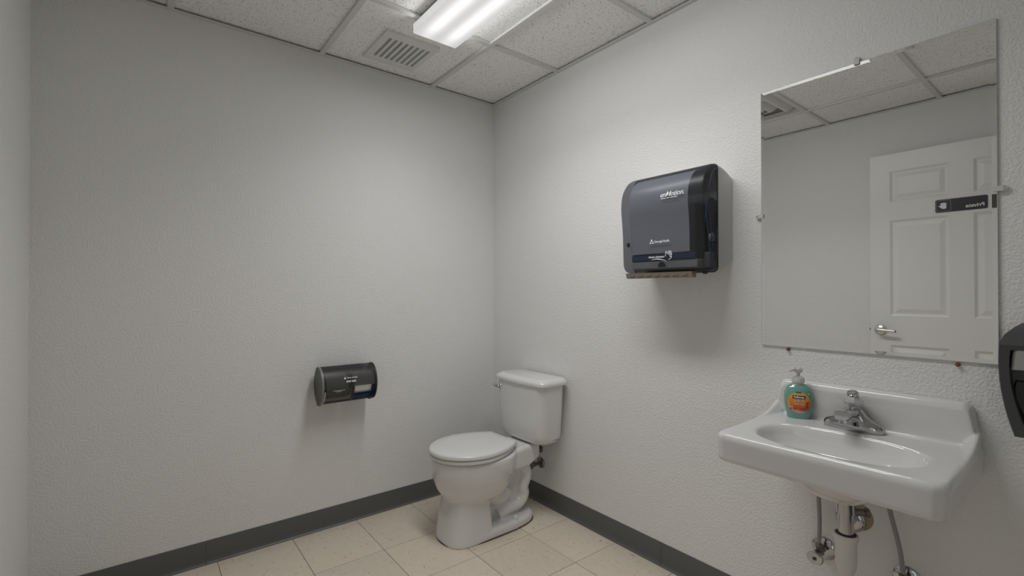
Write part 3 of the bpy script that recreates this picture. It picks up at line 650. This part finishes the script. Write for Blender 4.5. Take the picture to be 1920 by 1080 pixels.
bm = bmesh.new(); flat_poly(bm, [(0.017 * math.cos(math.radians(t)), 0.021 * math.sin(math.radians(t))) for t in range(0, 181, 12)], tdf(-1.355, 1.268)); obj('sensor_eye', bm, M_BLACK, td)
obj('model_name', text_bm('enMotion.', 0.0270, tdf(-1.359, 1.5320), bold=0.0001, shear=0.3, spacing=0.92), M_WHITEPRINT, td)
bm = bmesh.new()
for a0, a1 in ((0.006, 0.027), (0.030, 0.041), (0.044, 0.076)): flat_poly(bm, [(a0, 0), (a1, 0), (a1, 0.0024), (a0, 0.0022)], tdf(-1.359, 1.5250))
obj('tag_line', bm, M_WHITEPRINT, td)
obj('maker_name', text_bm('Georgia-Pacific', 0.0118, tdf(-1.3265, 1.3630), bold=0.0003, spacing=0.95), M_WHITEPRINT, td)
bm = bmesh.new(); f = tdf(-1.304, 1.3605)
for tri in ([(0, 0), (0.0095, 0), (0.0075, 0.005), (0.003, 0.005)], [(0.011, 0.0), (0.0215, 0.0), (0.018, 0.0065), (0.0125, 0.004)], [(0.004, 0.0065), (0.0165, 0.0085), (0.0108, 0.018)]): flat_poly(bm, tri, f)
obj('triangle_mark', bm, M_WHITEPRINT, td)
obj('legend', text_bm('Motion Activated', 0.0105, tdf(-1.2975, 1.3045), bold=0.0003, shear=0.2, spacing=0.95), M_WHITEPRINT, td)
bm = bmesh.new(); f = tdf(-1.308, 1.2895); n = 12
lo = [(i / n * 0.072, 0.004 + 0.006 * math.sin(PI * (0.15 + 0.85 * i / n)) - 0.004 * i / n) for i in range(n + 1)]
for i in range(n):
    w0, w1 = 0.0032 * math.sin(PI * i / n), 0.0032 * math.sin(PI * (i + 1) / n); (a0, b0), (a1, b1) = lo[i], lo[i + 1]
    flat_poly(bm, [(a0, b0), (a1, b1), (a1, b1 + w1 + 0.0003), (a0, b0 + w0 + 0.0003)], f)
obj('swoosh', bm, M_WHITEPRINT, td)
bm = bmesh.new(); f = tdf(-1.3745, 1.2935)
def stroke(p0, p1, w=0.0021):
    d = Vector((p1[0] - p0[0], p1[1] - p0[1])); nrm = Vector((-d.y, d.x)).normalized() * w / 2
    flat_poly(bm, [(p0[0] + nrm.x, p0[1] + nrm.y), (p1[0] + nrm.x, p1[1] + nrm.y), (p1[0] - nrm.x, p1[1] - nrm.y), (p0[0] - nrm.x, p0[1] - nrm.y)], f)
hand = [(0.000, 0.014), (0.001, 0.033), (0.005, 0.034), (0.007, 0.023), (0.016, 0.036), (0.019, 0.034), (0.012, 0.021), (0.023, 0.033), (0.026, 0.030), (0.016, 0.017), (0.026, 0.025), (0.028, 0.021), (0.018, 0.012), (0.027, 0.013), (0.022, 0.006), (0.012, 0.002)]
for p0, p1 in zip(hand, hand[1:]): stroke(p0, p1)
obj('hand_mark', bm, M_WHITEPRINT, td)

# ------------------------------------------------------------------ mirror with bevelled edge
my0, my1, mz0, mz1 = -2.2425, -1.6442, 0.9831, 1.889
mir = thing('mirror', 'tall frameless mirror hanging above the sink', 'mirror', (0, (my0 + my1) / 2, mz0))
bm = bmesh.new(); bv = 0.0108; tl = math.tan(math.radians(1.8)) * bv; fx = -0.0055
def mr(i, x): return [(x, my0 + i, mz0 + i), (x, my1 - i, mz0 + i), (x, my1 - i, mz1 - i), (x, my0 + i, mz1 - i)]
bm.faces.new([bm.verts.new(p) for p in mr(bv, fx)]); gl = obj('silvered_glass', bm, M_MIRROR, mir)
bm = bmesh.new(); loft(bm, [mr(0, fx - tl), mr(bv, fx)], cap=False)
obj('bevelled_border', bm, M_BEVEL, mir)
bm = bmesh.new(); loft(bm, [mr(0, -0.0008), mr(0.0, fx - tl), mr(0.0012, fx - tl)], cap=False); bm.faces.new([bm.verts.new(p) for p in mr(0, -0.0008)])
bmesh.ops.remove_doubles(bm, verts=bm.verts, dist=1e-6); obj('glass_edge', bm, simple('pale_glass_edge', (0.55, 0.57, 0.56), 0.1, spec=0.8), mir)
for y, z, dy, dz, mt_ in ((-1.936, 1.893, 0, 1, M_CLIP), (-2.247, 1.442, -1, 0, M_CLIP), (-1.640, 1.444, 1, 0, M_CLIP), (-1.732, 0.979, 0, -1, M_RUST), (-2.163, 0.978, 0, -1, M_RUST)):
    bm = bmesh.new(); pts = [(0.008 * math.cos(2 * PI * i / 16) + (dy * 0.006), 0.008 * math.sin(2 * PI * i / 16) + dz * 0.006) for i in range(16)]
    if mt_ is M_CLIP: prism(bm, pts, lambda a, b: (-0.0005, y + a, z + b), lambda a, b: (-0.0085, y + a, z + b)); box(bm, -0.0105, -0.0072, y - 0.007 - 0.006 * (dy > 0), y + 0.007 + 0.006 * (dy < 0), z - 0.007 - 0.004 * (dz > 0), z + 0.007)
    else: prism(bm, pts, lambda a, b: (-0.0005, y + a * 0.7, z + b * 0.7), lambda a, b: (-0.008, y + a * 0.6, z + b * 0.6))
    c = obj('clip', bm, mt_, mir)
    obj('screw', lathe(bmesh.new(), (-0.008, y + dy * 0.007, z + dz * 0.006), (-1, 0, 0), [(0.0038, 0), (0.0034, 0.0018), (0.001, 0.0024)], 12), M_CHROME if mt_ is M_CLIP else M_RUST, c)

# ------------------------------------------------------------------ PRIVATE sign on the door
gx = DX; gy0, gy1, gz0, gz1 = -1.986, -1.761, 1.6465, 1.7225
sg = thing('door_sign', 'dark plastic sign with a hand and the word Private on the door', 'sign', (gx, (gy0 + gy1) / 2, gz0))
bm = bmesh.new(); prism(bm, rrect(gy0, gy1, gz0, gz1, 0.008, 5), lambda a, b: (gx + 0.0004, a, b), lambda a, b: (gx + 0.0035, a, b)); obj('plate', bm, M_SIGN, sg)
fs_ = lambda a, b: Vector((gx + 0.0040, gy0 + a, gz0 + b))
obj('lettering', text_bm('Private', 0.0285, lambda a, b: fs_(0.012 + a, 0.0155 + b), bold=0.0006), M_WHITEPRINT, sg)
bm = bmesh.new(); sq0 = gy1 - gy0 - 0.070; o_ = rrect(sq0, gy1 - gy0 - 0.004, 0.005, 0.071, 0.005, 4); i_ = rrect(sq0 + 0.0016, gy1 - gy0 - 0.0056, 0.0066, 0.0694, 0.004, 4)
va = [bm.verts.new(fs_(*p)) for p in o_]; vb = [bm.verts.new(fs_(*p)) for p in i_]
for i in range(len(va)): bm.faces.new((va[i], va[(i + 1) % len(va)], vb[(i + 1) % len(va)], vb[i]))
obj('border_line', bm, simple('grey_print', (0.35, 0.35, 0.36), 0.5), sg)
bm = bmesh.new(); hx = sq0 + 0.020
flat_poly(bm, [(hx, 0.024), (hx + 0.004, 0.020), (hx + 0.018, 0.020), (hx + 0.0262, 0.028), (hx + 0.036, 0.038), (hx + 0.034, 0.0415), (hx + 0.0262, 0.0375), (hx + 0.0262, 0.040), (hx, 0.040)], fs_)
for k in range(4): flat_poly(bm, [(hx + k * 0.0067, 0.0402), (hx + k * 0.0067 + 0.0061, 0.0402), (hx + k * 0.0067 + 0.0061, 0.055 + (0.0015 if k in (1, 2) else 0)), (hx + k * 0.0067, 0.055 + (0.0015 if k in (1, 2) else 0))], fs_)
obj('hand_mark', bm, M_WHITEPRINT, sg)

# ------------------------------------------------------------------ sink
SY, SHW, SD, SZ = -1.957, 0.257, 0.442, 0.765
sink = thing('sink', 'white wall-hung china sink with raised back under the mirror', 'sink', (0, SY, 0.60))
def S(u, v, z): return Vector((-u, SY + v, z))
NR = 96
def outline(i, z):      # rounded rectangle resampled by angle around the basin centre
    pts = []
    uc = 0.262; r = max(0.035 - i, 0.012); a0, a1, b0, b1 = -SHW + i, SHW - i, 0.0015, SD - i
    for k in range(NR):
        t = 2 * PI * k / NR; d = Vector((math.sin(t), math.cos(t)))
        best = 1e9
        if d.x > 1e-9: best = min(best, a1 / d.x)
        if d.x < -1e-9: best = min(best, a0 / d.x)
        if d.y > 1e-9: best = min(best, (b1 - uc) / d.y)
        if d.y < -1e-9: best = min(best, (b0 - uc) / d.y)
        v, u = d.x * best, uc + d.y * best
        # round the two front corners
        cv, cu2 = a1 - r, b1 - r
        if abs(v) > cv and u > cu2:
            w_ = Vector((abs(v) - cv, u - cu2)); w_ = w_.normalized() * r; v = math.copysign(cv + w_.x, v); u = cu2 + w_.y
        pts.append((u, v, z))
    return pts
def basin(k, z, du=0.0):
    uc = 0.262 + du; sh = 0.004 * k; pts = []
    for i in range(NR):
        t = 2 * PI * i / NR; c, s = math.cos(t), math.sin(t)
        e = 2 / 2.5; rv = 0.193 * k; ru = (0.134 if c > 0 else 0.108) * k
        pts.append((uc + math.copysign(abs(c) ** e * ru, c), sh + math.copysign(abs(s) ** e * rv, s), z))
    return pts
def ring(pts): return [S(*p) for p in pts]
bm = bmesh.new()
rings = [ring(basin(0.12, 0.606)), ring(basin(0.26, 0.608)), ring(basin(0.46, 0.630)), ring(basin(0.68, 0.660)), ring(basin(0.90, 0.684)), ring(outline(0.018, 0.690)), ring(outline(0.012, 0.683)), ring(outline(0.006, 0.684)), ring(outline(0.002, 0.692)),
         ring(outline(0.0, 0.75)), ring(outline(0.002, 0.7585)), ring(outline(0.007, 0.764)), ring(outline(0.014, 0.7655)), ring(basin(1.045, 0.762)), ring(basin(1.0, 0.7575)), ring(basin(0.965, 0.748)), ring(basin(0.93, 0.734)), ring(basin(0.86, 0.715)), ring(basin(0.74, 0.695)), ring(basin(0.5, 0.678)), ring(basin(0.25, 0.671)), ring(basin(0.1, 0.668))]
loft(bm, rings)
# raised back
bp_ = [(-0.253, 0.70), (-0.252, 0.775), (-0.249, 0.80), (-0.240, 0.855), (-0.236, 0.868), (-0.225, 0.877)]
bp_ = bp_ + [(-a, b) for a, b in bp_[::-1]]
loft(bm, [[S(0.0015, a, b) for a, b in bp_], [S(0.030, a, b) for a, b in bp_], [S(0.038, a * 0.99, b - 0.004) for a, b in bp_], [S(0.046, a * 0.985, 0.70 if b < 0.71 else 0.70 + (b - 0.70) * 0.90) for a, b in bp_]])
# shoulders sweeping from the back down along both sides
for sgn in (1, -1):
    rr = []
    for u, h in ((0.02, 0.806), (0.045, 0.800), (0.07, 0.788), (0.10, 0.778), (0.14, 0.770), (0.19, 0.7665), (0.24, 0.765)):
        o1, o2 = 0.2545 * sgn, 0.225 * sgn
        rr.append([S(u, o1, 0.72), S(u, o1, h - 0.004), S(u, o1 - 0.004 * sgn, h), S(u, o1 - 0.012 * sgn, h - 0.001), S(u, o2, max(h - 0.022, 0.755)), S(u, o2, 0.72)])
    loft(bm, rr)
bd = obj('basin', bm, M_CHINA, sink, smooth=True); remesh(bd, 0.0034, 5)
obj('drain_ring', lathe(bmesh.new(), S(0.262, 0, 0.671), (0, 0, 1), [(0.024, 0), (0.024, 0.002), (0.018, 0.003), (0.016, 0.001)], 24), M_CHROME, sink, angle=40)

# faucet
fc = thing('faucet', 'chrome single-spout faucet with round clear knob on the sink', 'faucet', tuple(S(0.083, 0.0125, SZ - 0.003)))
FZ = 0.762; FU = 0.085
S_sink = S
def S(u, v, z): return S_sink(u, v + 0.0125, z)     # the faucet sits a little left of the basin centre
def fring(hw, hu, z, n=40, p=2.6): return [S(FU + math.copysign(abs(math.cos(2 * PI * i / n)) ** (2 / p) * hu, math.cos(2 * PI * i / n)), math.copysign(abs(math.sin(2 * PI * i / n)) ** (2 / p) * hw, math.sin(2 * PI * i / n)), z) for i in range(n)]
bm = bmesh.new(); loft(bm, [fring(0.074, 0.028, FZ), fring(0.077, 0.030, FZ + 0.003), fring(0.077, 0.030, FZ + 0.014), fring(0.074, 0.028, FZ + 0.020), fring(0.070, 0.026, FZ + 0.024), fring(0.052, 0.024, FZ + 0.032), fring(0.036, 0.023, FZ + 0.043), fring(0.027, 0.022, FZ + 0.054), fring(0.022, 0.020, FZ + 0.062)])
obj('base', bm, M_CHROME, fc, angle=60)
bm = bmesh.new()
def spr(u, hw, z0, z1): return [S(u, a, b) for a, b in rrect(-hw, hw, z0, z1, min(hw, (z1 - z0) / 2) * 0.55, 4)]
loft(bm, [spr(FU - 0.012, 0.021, FZ + 0.012, FZ + 0.060), spr(FU + 0.015, 0.021, FZ + 0.022, FZ + 0.064), spr(FU + 0.045, 0.0195, FZ + 0.038, FZ + 0.068), spr(FU + 0.075, 0.0185, FZ + 0.044, FZ + 0.071), spr(FU + 0.098, 0.0180, FZ + 0.043, FZ + 0.073), spr(FU + 0.106, 0.016, FZ + 0.046, FZ + 0.071)])
obj('spout', bm, M_CHROME, fc, angle=50)
obj('aerator', lathe(bmesh.new(), S(FU + 0.086, 0, FZ + 0.046), (0, 0, -1), [(0.0115, 0), (0.0115, 0.012), (0.009, 0.013)], 20), M_CHROME, fc, angle=40)
obj('stem', lathe(bmesh.new(), S(FU, 0, FZ + 0.056), (0, 0, 1), [(0.016, 0), (0.016, 0.004), (0.010, 0.008), (0.009, 0.022)], 20), M_CHROME, fc, angle=40)
M_KNOB = simple('clear_acrylic', (0.66, 0.67, 0.68), 0.05, spec=0.9, metal=0.55)
kb = bmesh.new(); lathe(kb, S(FU - 0.002, 0, FZ + 0.068), (0.12, 0, 1), [(0.010, 0), (0.020, 0.003), (0.026, 0.012), (0.026, 0.022), (0.021, 0.031), (0.013, 0.036)], 10)
kn = obj('knob', kb, M_KNOB, fc, angle=12)
obj('knob_cap', lathe(bmesh.new(), S(FU + 0.003, 0, FZ + 0.102), (-0.35, 0, 1), [(0.013, 0), (0.0145, 0.003), (0.0145, 0.010), (0.012, 0.0125), (0.001, 0.013)], 20), M_CHROME, kn, angle=40)
bm = bmesh.new(); tube(bm, [S(FU - 0.03, 0, FZ + 0.012), S(FU - 0.03, 0, FZ + 0.05)], 0.0025, n=8, smooth=False); obj('pop_up_rod', bm, M_CHROME, fc)
S = S_sink

# ------------------------------------------------------------------ soap bottle
sbx, sby, sbz = -0.072, -1.789, 0.7605
sb = thing('soap_bottle', 'teal liquid soap bottle with orange label and clear pump on the sink', 'bottle', (sbx, sby, sbz))
fa = math.radians(205)      # facing direction of the label in the xy plane
fdir = Vector((math.cos(fa), math.sin(fa), 0)); sdir = Vector((-fdir.y, fdir.x, 0))   # sdir: to the viewer's right is +sdir
if sdir.dot(cr) < 0: sdir = -sdir
def SBW(z):
    tab = [(0.0, 0.034), (0.004, 0.0365), (0.02, 0.0395), (0.045, 0.045), (0.068, 0.0468), (0.085, 0.0455), (0.098, 0.040), (0.107, 0.031), (0.113, 0.021), (0.116, 0.0155)]
    for (z0, w0), (z1, w1) in zip(tab, tab[1:]):
        if z <= z1: t = (z - z0) / (z1 - z0); return (w0 + (w1 - w0) * t) * (0.89 if z < 0.1 else 0.95)
    return 0.0155
def SBD(z): return min(SBW(z), 0.62 * SBW(z) + 0.0025) if z < 0.1 else max(0.62 * SBW(z), 0.0155)
def sbp(a, z, k=1.0, front=1):
    w, d = SBW(z) * k, SBD(z) * k; a = max(-w * 0.999, min(w * 0.999, a)); return Vector((sbx, sby, sbz + z)) + sdir * a + fdir * front * d * (1 - abs(a / w) ** 2.4) ** (1 / 2.4)
def sb_ring(z, k=1.0, n=40):
    out = []
    for i in range(n):
        t = 2 * PI * i / n; e = 2 / 2.4; c, s = math.cos(t), math.sin(t)
        out.append(Vector((sbx, sby, sbz + z)) + sdir * math.copysign(abs(c) ** e * SBW(z) * k, c) + fdir * math.copysign(abs(s) ** e * SBD(z) * k, s))
    return out
bm = bmesh.new(); loft(bm, [sb_ring(0.0, 0.94)] + [sb_ring(z) for z in (0.002, 0.006, 0.012, 0.02, 0.03, 0.04, 0.05, 0.06, 0.068, 0.078, 0.085, 0.092, 0.098, 0.103, 0.107, 0.110, 0.113)]); obj('body', bm, M_SOAP, sb, smooth=True)
obj('neck', lathe(bmesh.new(), (sbx, sby, sbz + 0.111), (0, 0, 1), [(0.0165, 0), (0.0155, 0.005), (0.0145, 0.008)], 24), M_PUMP, sb, angle=40)
obj('collar', lathe(bmesh.new(), (sbx, sby, sbz + 0.118), (0, 0, 1), [(0.0178, 0), (0.0182, 0.002), (0.0182, 0.012), (0.0165, 0.016), (0.010, 0.019), (0.006, 0.020)], 28), M_PUMP, sb, angle=40)
obj('pump_stem', lathe(bmesh.new(), (sbx, sby, sbz + 0.136), (0, 0, 1), [(0.0052, 0), (0.0052, 0.016)], 14), M_PUMP, sb, angle=40)
bm = bmesh.new(); c0 = Vector((sbx, sby, sbz + 0.152)); nd = (sdir * -0.8 + fdir * 0.6).normalized()
lathe(bm, c0 - Vector((0, 0, 0.004)), (0, 0, 1), [(0.008, 0), (0.0115, 0.004), (0.0125, 0.011), (0.011, 0.0155), (0.004, 0.0165)], 20); tube(bm, [c0 + Vector((0, 0, 0.006)), c0 + nd * 0.016 + Vector((0, 0, 0.007)), c0 + nd * 0.029 + Vector((0, 0, 0.003))], (0.0062, 0.004), n=10); obj('pump_head', bm, M_PUMP, sb, smooth=True)
bm = bmesh.new(); lz_ = 0.056; rings = []
n = 40
cen = bm.verts.new(sbp(0, lz_, 1.012)); prev = None
for r in (0.25, 0.5, 0.75, 0.92, 1.0):
    cur = [bm.verts.new(sbp(0.0325 * r * math.cos(2 * PI * i / n), lz_ + 0.0345 * r * math.sin(2 * PI * i / n), 1.012)) for i in range(n)]
    for i in range(n):
        if prev is None: bm.faces.new((cen, cur[i], cur[(i + 1) % n]))
        else: bm.faces.new((prev[i], cur[i], cur[(i + 1) % n], prev[(i + 1) % n]))
    prev = cur
lb = obj('label', bm, M_LABEL, sb, smooth=True)
def curved_patch(pts, k, mt_, name, nsub=8):
    a0, a1, b0, b1 = pts; bm = bmesh.new(); g_ = [[bm.verts.new(sbp(a0 + (a1 - a0) * i / nsub, b0 + (b1 - b0) * j / 3, k)) for i in range(nsub + 1)] for j in range(4)]
    for j in range(3):
        for i in range(nsub): bm.faces.new((g_[j][i], g_[j][i + 1], g_[j + 1][i + 1], g_[j + 1][i]))
    return obj(name, bm, mt_, lb, smooth=True)
curved_patch((-0.018, 0.018, 0.0685, 0.0790), 1.022, M_NAVYPRINT, 'name_band')
curved_patch((-0.009, 0.007, 0.0865, 0.0915), 1.022, M_BLUE, 'top_badge')
obj('brand_lettering', text_bm('Softsoap', 0.0092, lambda a, b: sbp(a, 0.0713 + b, 1.034), bold=0.00025, align='CENTER', spacing=0.95), M_WHITEPRINT, lb)
obj('scent_lettering', text_bm('milk &', 0.0112, lambda a, b: sbp(a, 0.0590 + b, 1.026), bold=0.0002, align='CENTER'), M_PETAL, lb)
obj('scent_lettering', text_bm('honey', 0.0112, lambda a, b: sbp(a, 0.0500 + b, 1.026), bold=0.0002, align='CENTER'), M_PETAL, lb)
rnd = random.Random(3)
bm = bmesh.new(); bm2 = bmesh.new()
for i in range(26):
    t = math.radians(rnd.uniform(175, 300)); rr_ = rnd.uniform(0.72, 0.99); a, b = 0.0318 * rr_ * math.cos(t), lz_ + 0.0335 * rr_ * math.sin(t); s_ = rnd.uniform(0.0012, 0.003)
    bm.faces.new([bm.verts.new(sbp(a + s_ * math.cos(q), b + s_ * 0.8 * math.sin(q), 1.02)) for q in [k * PI / 3 for k in range(6)]])
for i in range(18):
    t = math.radians(rnd.uniform(285, 365)); rr_ = rnd.uniform(0.6, 0.96); a, b = 0.0318 * rr_ * math.cos(t), lz_ + 0.0335 * rr_ * math.sin(t); s_ = rnd.uniform(0.0012, 0.0032)
    bm2.faces.new([bm2.verts.new(sbp(a + s_ * math.cos(q), b + s_ * 0.8 * math.sin(q), 1.02)) for q in [k * PI / 3 for k in range(6)]])
o = obj('petal_print', bm, M_PETAL, lb); o['kind'] = 'stuff'
o = obj('berry_print', bm2, M_REDPRINT, lb); o['kind'] = 'stuff'

# ------------------------------------------------------------------ plumbing under the sink
du, dv = 0.225, -0.009
dt = thing('drain_trap', 'chrome tailpiece and white plastic drain trap below the sink', 'drain pipe', tuple(S(du, dv, 0.35)))
obj('tailpiece', lathe(bmesh.new(), S(du, dv, 0.622), (0, 0, -1), [(0.020, 0), (0.020, 0.018), (0.022, 0.019), (0.022, 0.060), (0.0185, 0.062), (0.0185, 0.150)], 28), M_CHROME, dt, angle=30)
obj('pop_up_tee', lathe(bmesh.new(), S(du - 0.012, dv - 0.012, 0.565), (0.7, -0.7, 0), [(0.010, 0), (0.010, 0.028), (0.013, 0.029), (0.013, 0.040), (0.006, 0.041)], 18), M_DULL, dt, angle=30)
obj('locknut', lathe(bmesh.new(), S(du, dv, 0.612), (0, 0, -1), [(0.030, 0), (0.030, 0.010), (0.022, 0.011)], 8), M_DULL, dt, angle=20)
bm = bmesh.new(); lathe(bm, S(du, dv, 0.505), (0, 0, -1), [(0.0215, 0.004), (0.0225, 0), (0.0285, 0), (0.030, 0.004), (0.030, 0.014), (0.0262, 0.019), (0.0258, 0.05), (0.0256, 0.075), (0.0235, 0.094), (0.018, 0.108), (0.010, 0.116), (0.002, 0.118)], 32)
tb = obj('trap_body', bm, M_PVC, dt, angle=50)
obj('trap_gasket', lathe(bmesh.new(), S(du, dv, 0.5045), (0, 0, 1), [(0.0245, 0), (0.0245, 0.0015), (0.0186, 0.003)], 24), M_CAULK, tb)
bm = bmesh.new(); tube(bm, [S(du - 0.01, dv, 0.435), S(du - 0.06, 0.0, 0.442), S(0.12, 0.02, 0.452), S(0.06, 0.042, 0.458), S(0.004, 0.046, 0.459)], 0.017, n=16); obj('outlet_pipe', bm, M_PVC, dt, smooth=True)
obj('wall_flange', lathe(bmesh.new(), S(0.0008, 0.046, 0.459), (-1, 0, 0), [(0.041, 0), (0.040, 0.003), (0.034, 0.010), (0.022, 0.012)], 32), M_CHROME, dt, angle=50)
bm = bmesh.new(); lathe(bm, S(0.0003, 0.030, 0.474), (-1, 0, 0), [(0.044, 0), (0.043, 0.0006)], 26); obj('wall_opening', bm, M_STAIN, dt)

def stop(name, label, y, z, top, kx):
    t = thing(name, label, 'valve', (0, y, z), 'sink shutoff valves')
    obj('escutcheon', lathe(bmesh.new(), (-0.0005, y, z), (-1, 0, 0), [(0.036, 0), (0.036, 0.002), (0.030, 0.007), (0.014, 0.011)], 32), M_CHROME, t, angle=50)
    obj('valve_body', lathe(bmesh.new(), (-0.010, y, z), (-1, 0, 0), [(0.0085, 0), (0.0085, 0.028), (0.0125, 0.029), (0.0125, 0.052), (0.008, 0.053), (0.008, 0.064)], 16), M_DULL, t, angle=30)
    obj('outlet_nut', lathe(bmesh.new(), (-0.049, y, z + 0.009), (0, 0, 1), [(0.0085, 0), (0.0085, 0.008), (0.011, 0.009), (0.011, 0.022), (0.007, 0.024)], 6), M_DULL, t)
    bm = bmesh.new(); n = 28
    def hr(s, x): return [(x, y + 0.0235 * s * math.cos(2 * PI * i / n), z - 0.006 + 0.0195 * s * math.sin(2 * PI * i / n)) for i in range(n)]
    loft(bm, [hr(0.85, -0.070), hr(1.0, -0.073), hr(1.0, -0.082), hr(0.9, -0.0845), hr(0.3, -0.0835), hr(0.25, -0.082)]); h = obj('handle', bm, M_CHROME, t, angle=40)
    obj('handle_screw', lathe(bmesh.new(), (-0.083, y, z - 0.006), (-1, 0, 0), [(0.0045, 0), (0.004, 0.0025), (0.001, 0.003)], 10), M_CAULK, h)
    bm = bmesh.new(); tube(bm, [(-0.049, y, z + 0.028), (-0.049, y + (top[1] - y) * 0.15, z + 0.10), (-0.052 + (top[0] + 0.052) * 0.5, y + (top[1] - y) * 0.5, z + 0.21), top], 0.0062, n=12); obj('supply_tube', bm, M_SUPPLY, t, smooth=True)
stop('stop_valve', 'chrome shutoff valve with oval handle left of the sink drain', -1.838, 0.336, (-0.10, SY + 0.10, 0.70), 1)
stop('stop_valve', 'chrome shutoff valve right of the sink drain, cut by picture edge', -2.052, 0.336, (-0.085, SY - 0.045, 0.70), -1)

# ------------------------------------------------------------------ black soap dispenser at the right edge
hy = -2.318
hs = thing('soap_dispenser', 'black wall soap dispenser with silver push panel beside the mirror', 'dispenser', (0, hy, 0.82))
def hout(i, top, bot, u, wt=0.066, kt=0.066, wb=0.040):
    pts = [(-kt + i, top - i), (kt - i, top - i)]; m_ = 10
    for j in range(1, m_ + 1):
        t = j / m_; w_ = wt + 0.003 * math.sin(min(1, t * 2.2) * PI / 2) - (wt + 0.003 - wb) * t ** 2.3; pts.append((w_ - i * 0.95, top - i - (top - bot - 2 * i) * t))
    left = [(-a, b) for a, b in pts[:1:-1]]
    return [(-u, hy + a, b) for a, b in pts + left]
bm = bmesh.new(); loft(bm, [hout(0.0, 1.094, 0.838, 0.001, 0.052, 0.034, 0.034), hout(0, 1.085, 0.835, 0.04, 0.056, 0.044, 0.036), hout(0.0, 1.068, 0.829, 0.07, 0.062, 0.058, 0.038), hout(0.0, 1.046, 0.823, 0.098), hout(0.002, 1.046, 0.823, 0.102), hout(0.020, 1.052, 0.823, 0.100), hout(0.0235, 1.052, 0.823, 0.082)])
obj('shell', bm, M_CHARCOAL, hs, angle=35)
obj('push_panel', (lambda b: (loft(b, [hout(0.027, 1.062, 0.955, 0.0825, 0.066, 0.066, 0.072), hout(0.027, 1.062, 0.955, 0.094, 0.066, 0.066, 0.072), hout(0.033, 1.064, 0.952, 0.101, 0.066, 0.066, 0.072)]), b)[1])(bmesh.new()), M_SILVER, hs, angle=35)
obj('bottle_cover', (lambda b: (loft(b, [hout(0.027, 0.985, 0.826, 0.0825, 0.066, 0.066, 0.042), hout(0.030, 0.985, 0.826, 0.089, 0.066, 0.066, 0.042)]), b)[1])(bmesh.new()), M_BLACK, hs, angle=35)
obj('sight_window', B(-0.0915, -0.088, hy + 0.004, hy + 0.020, 0.862, 0.880, bevel=0.001), M_SOAPRED, hs)
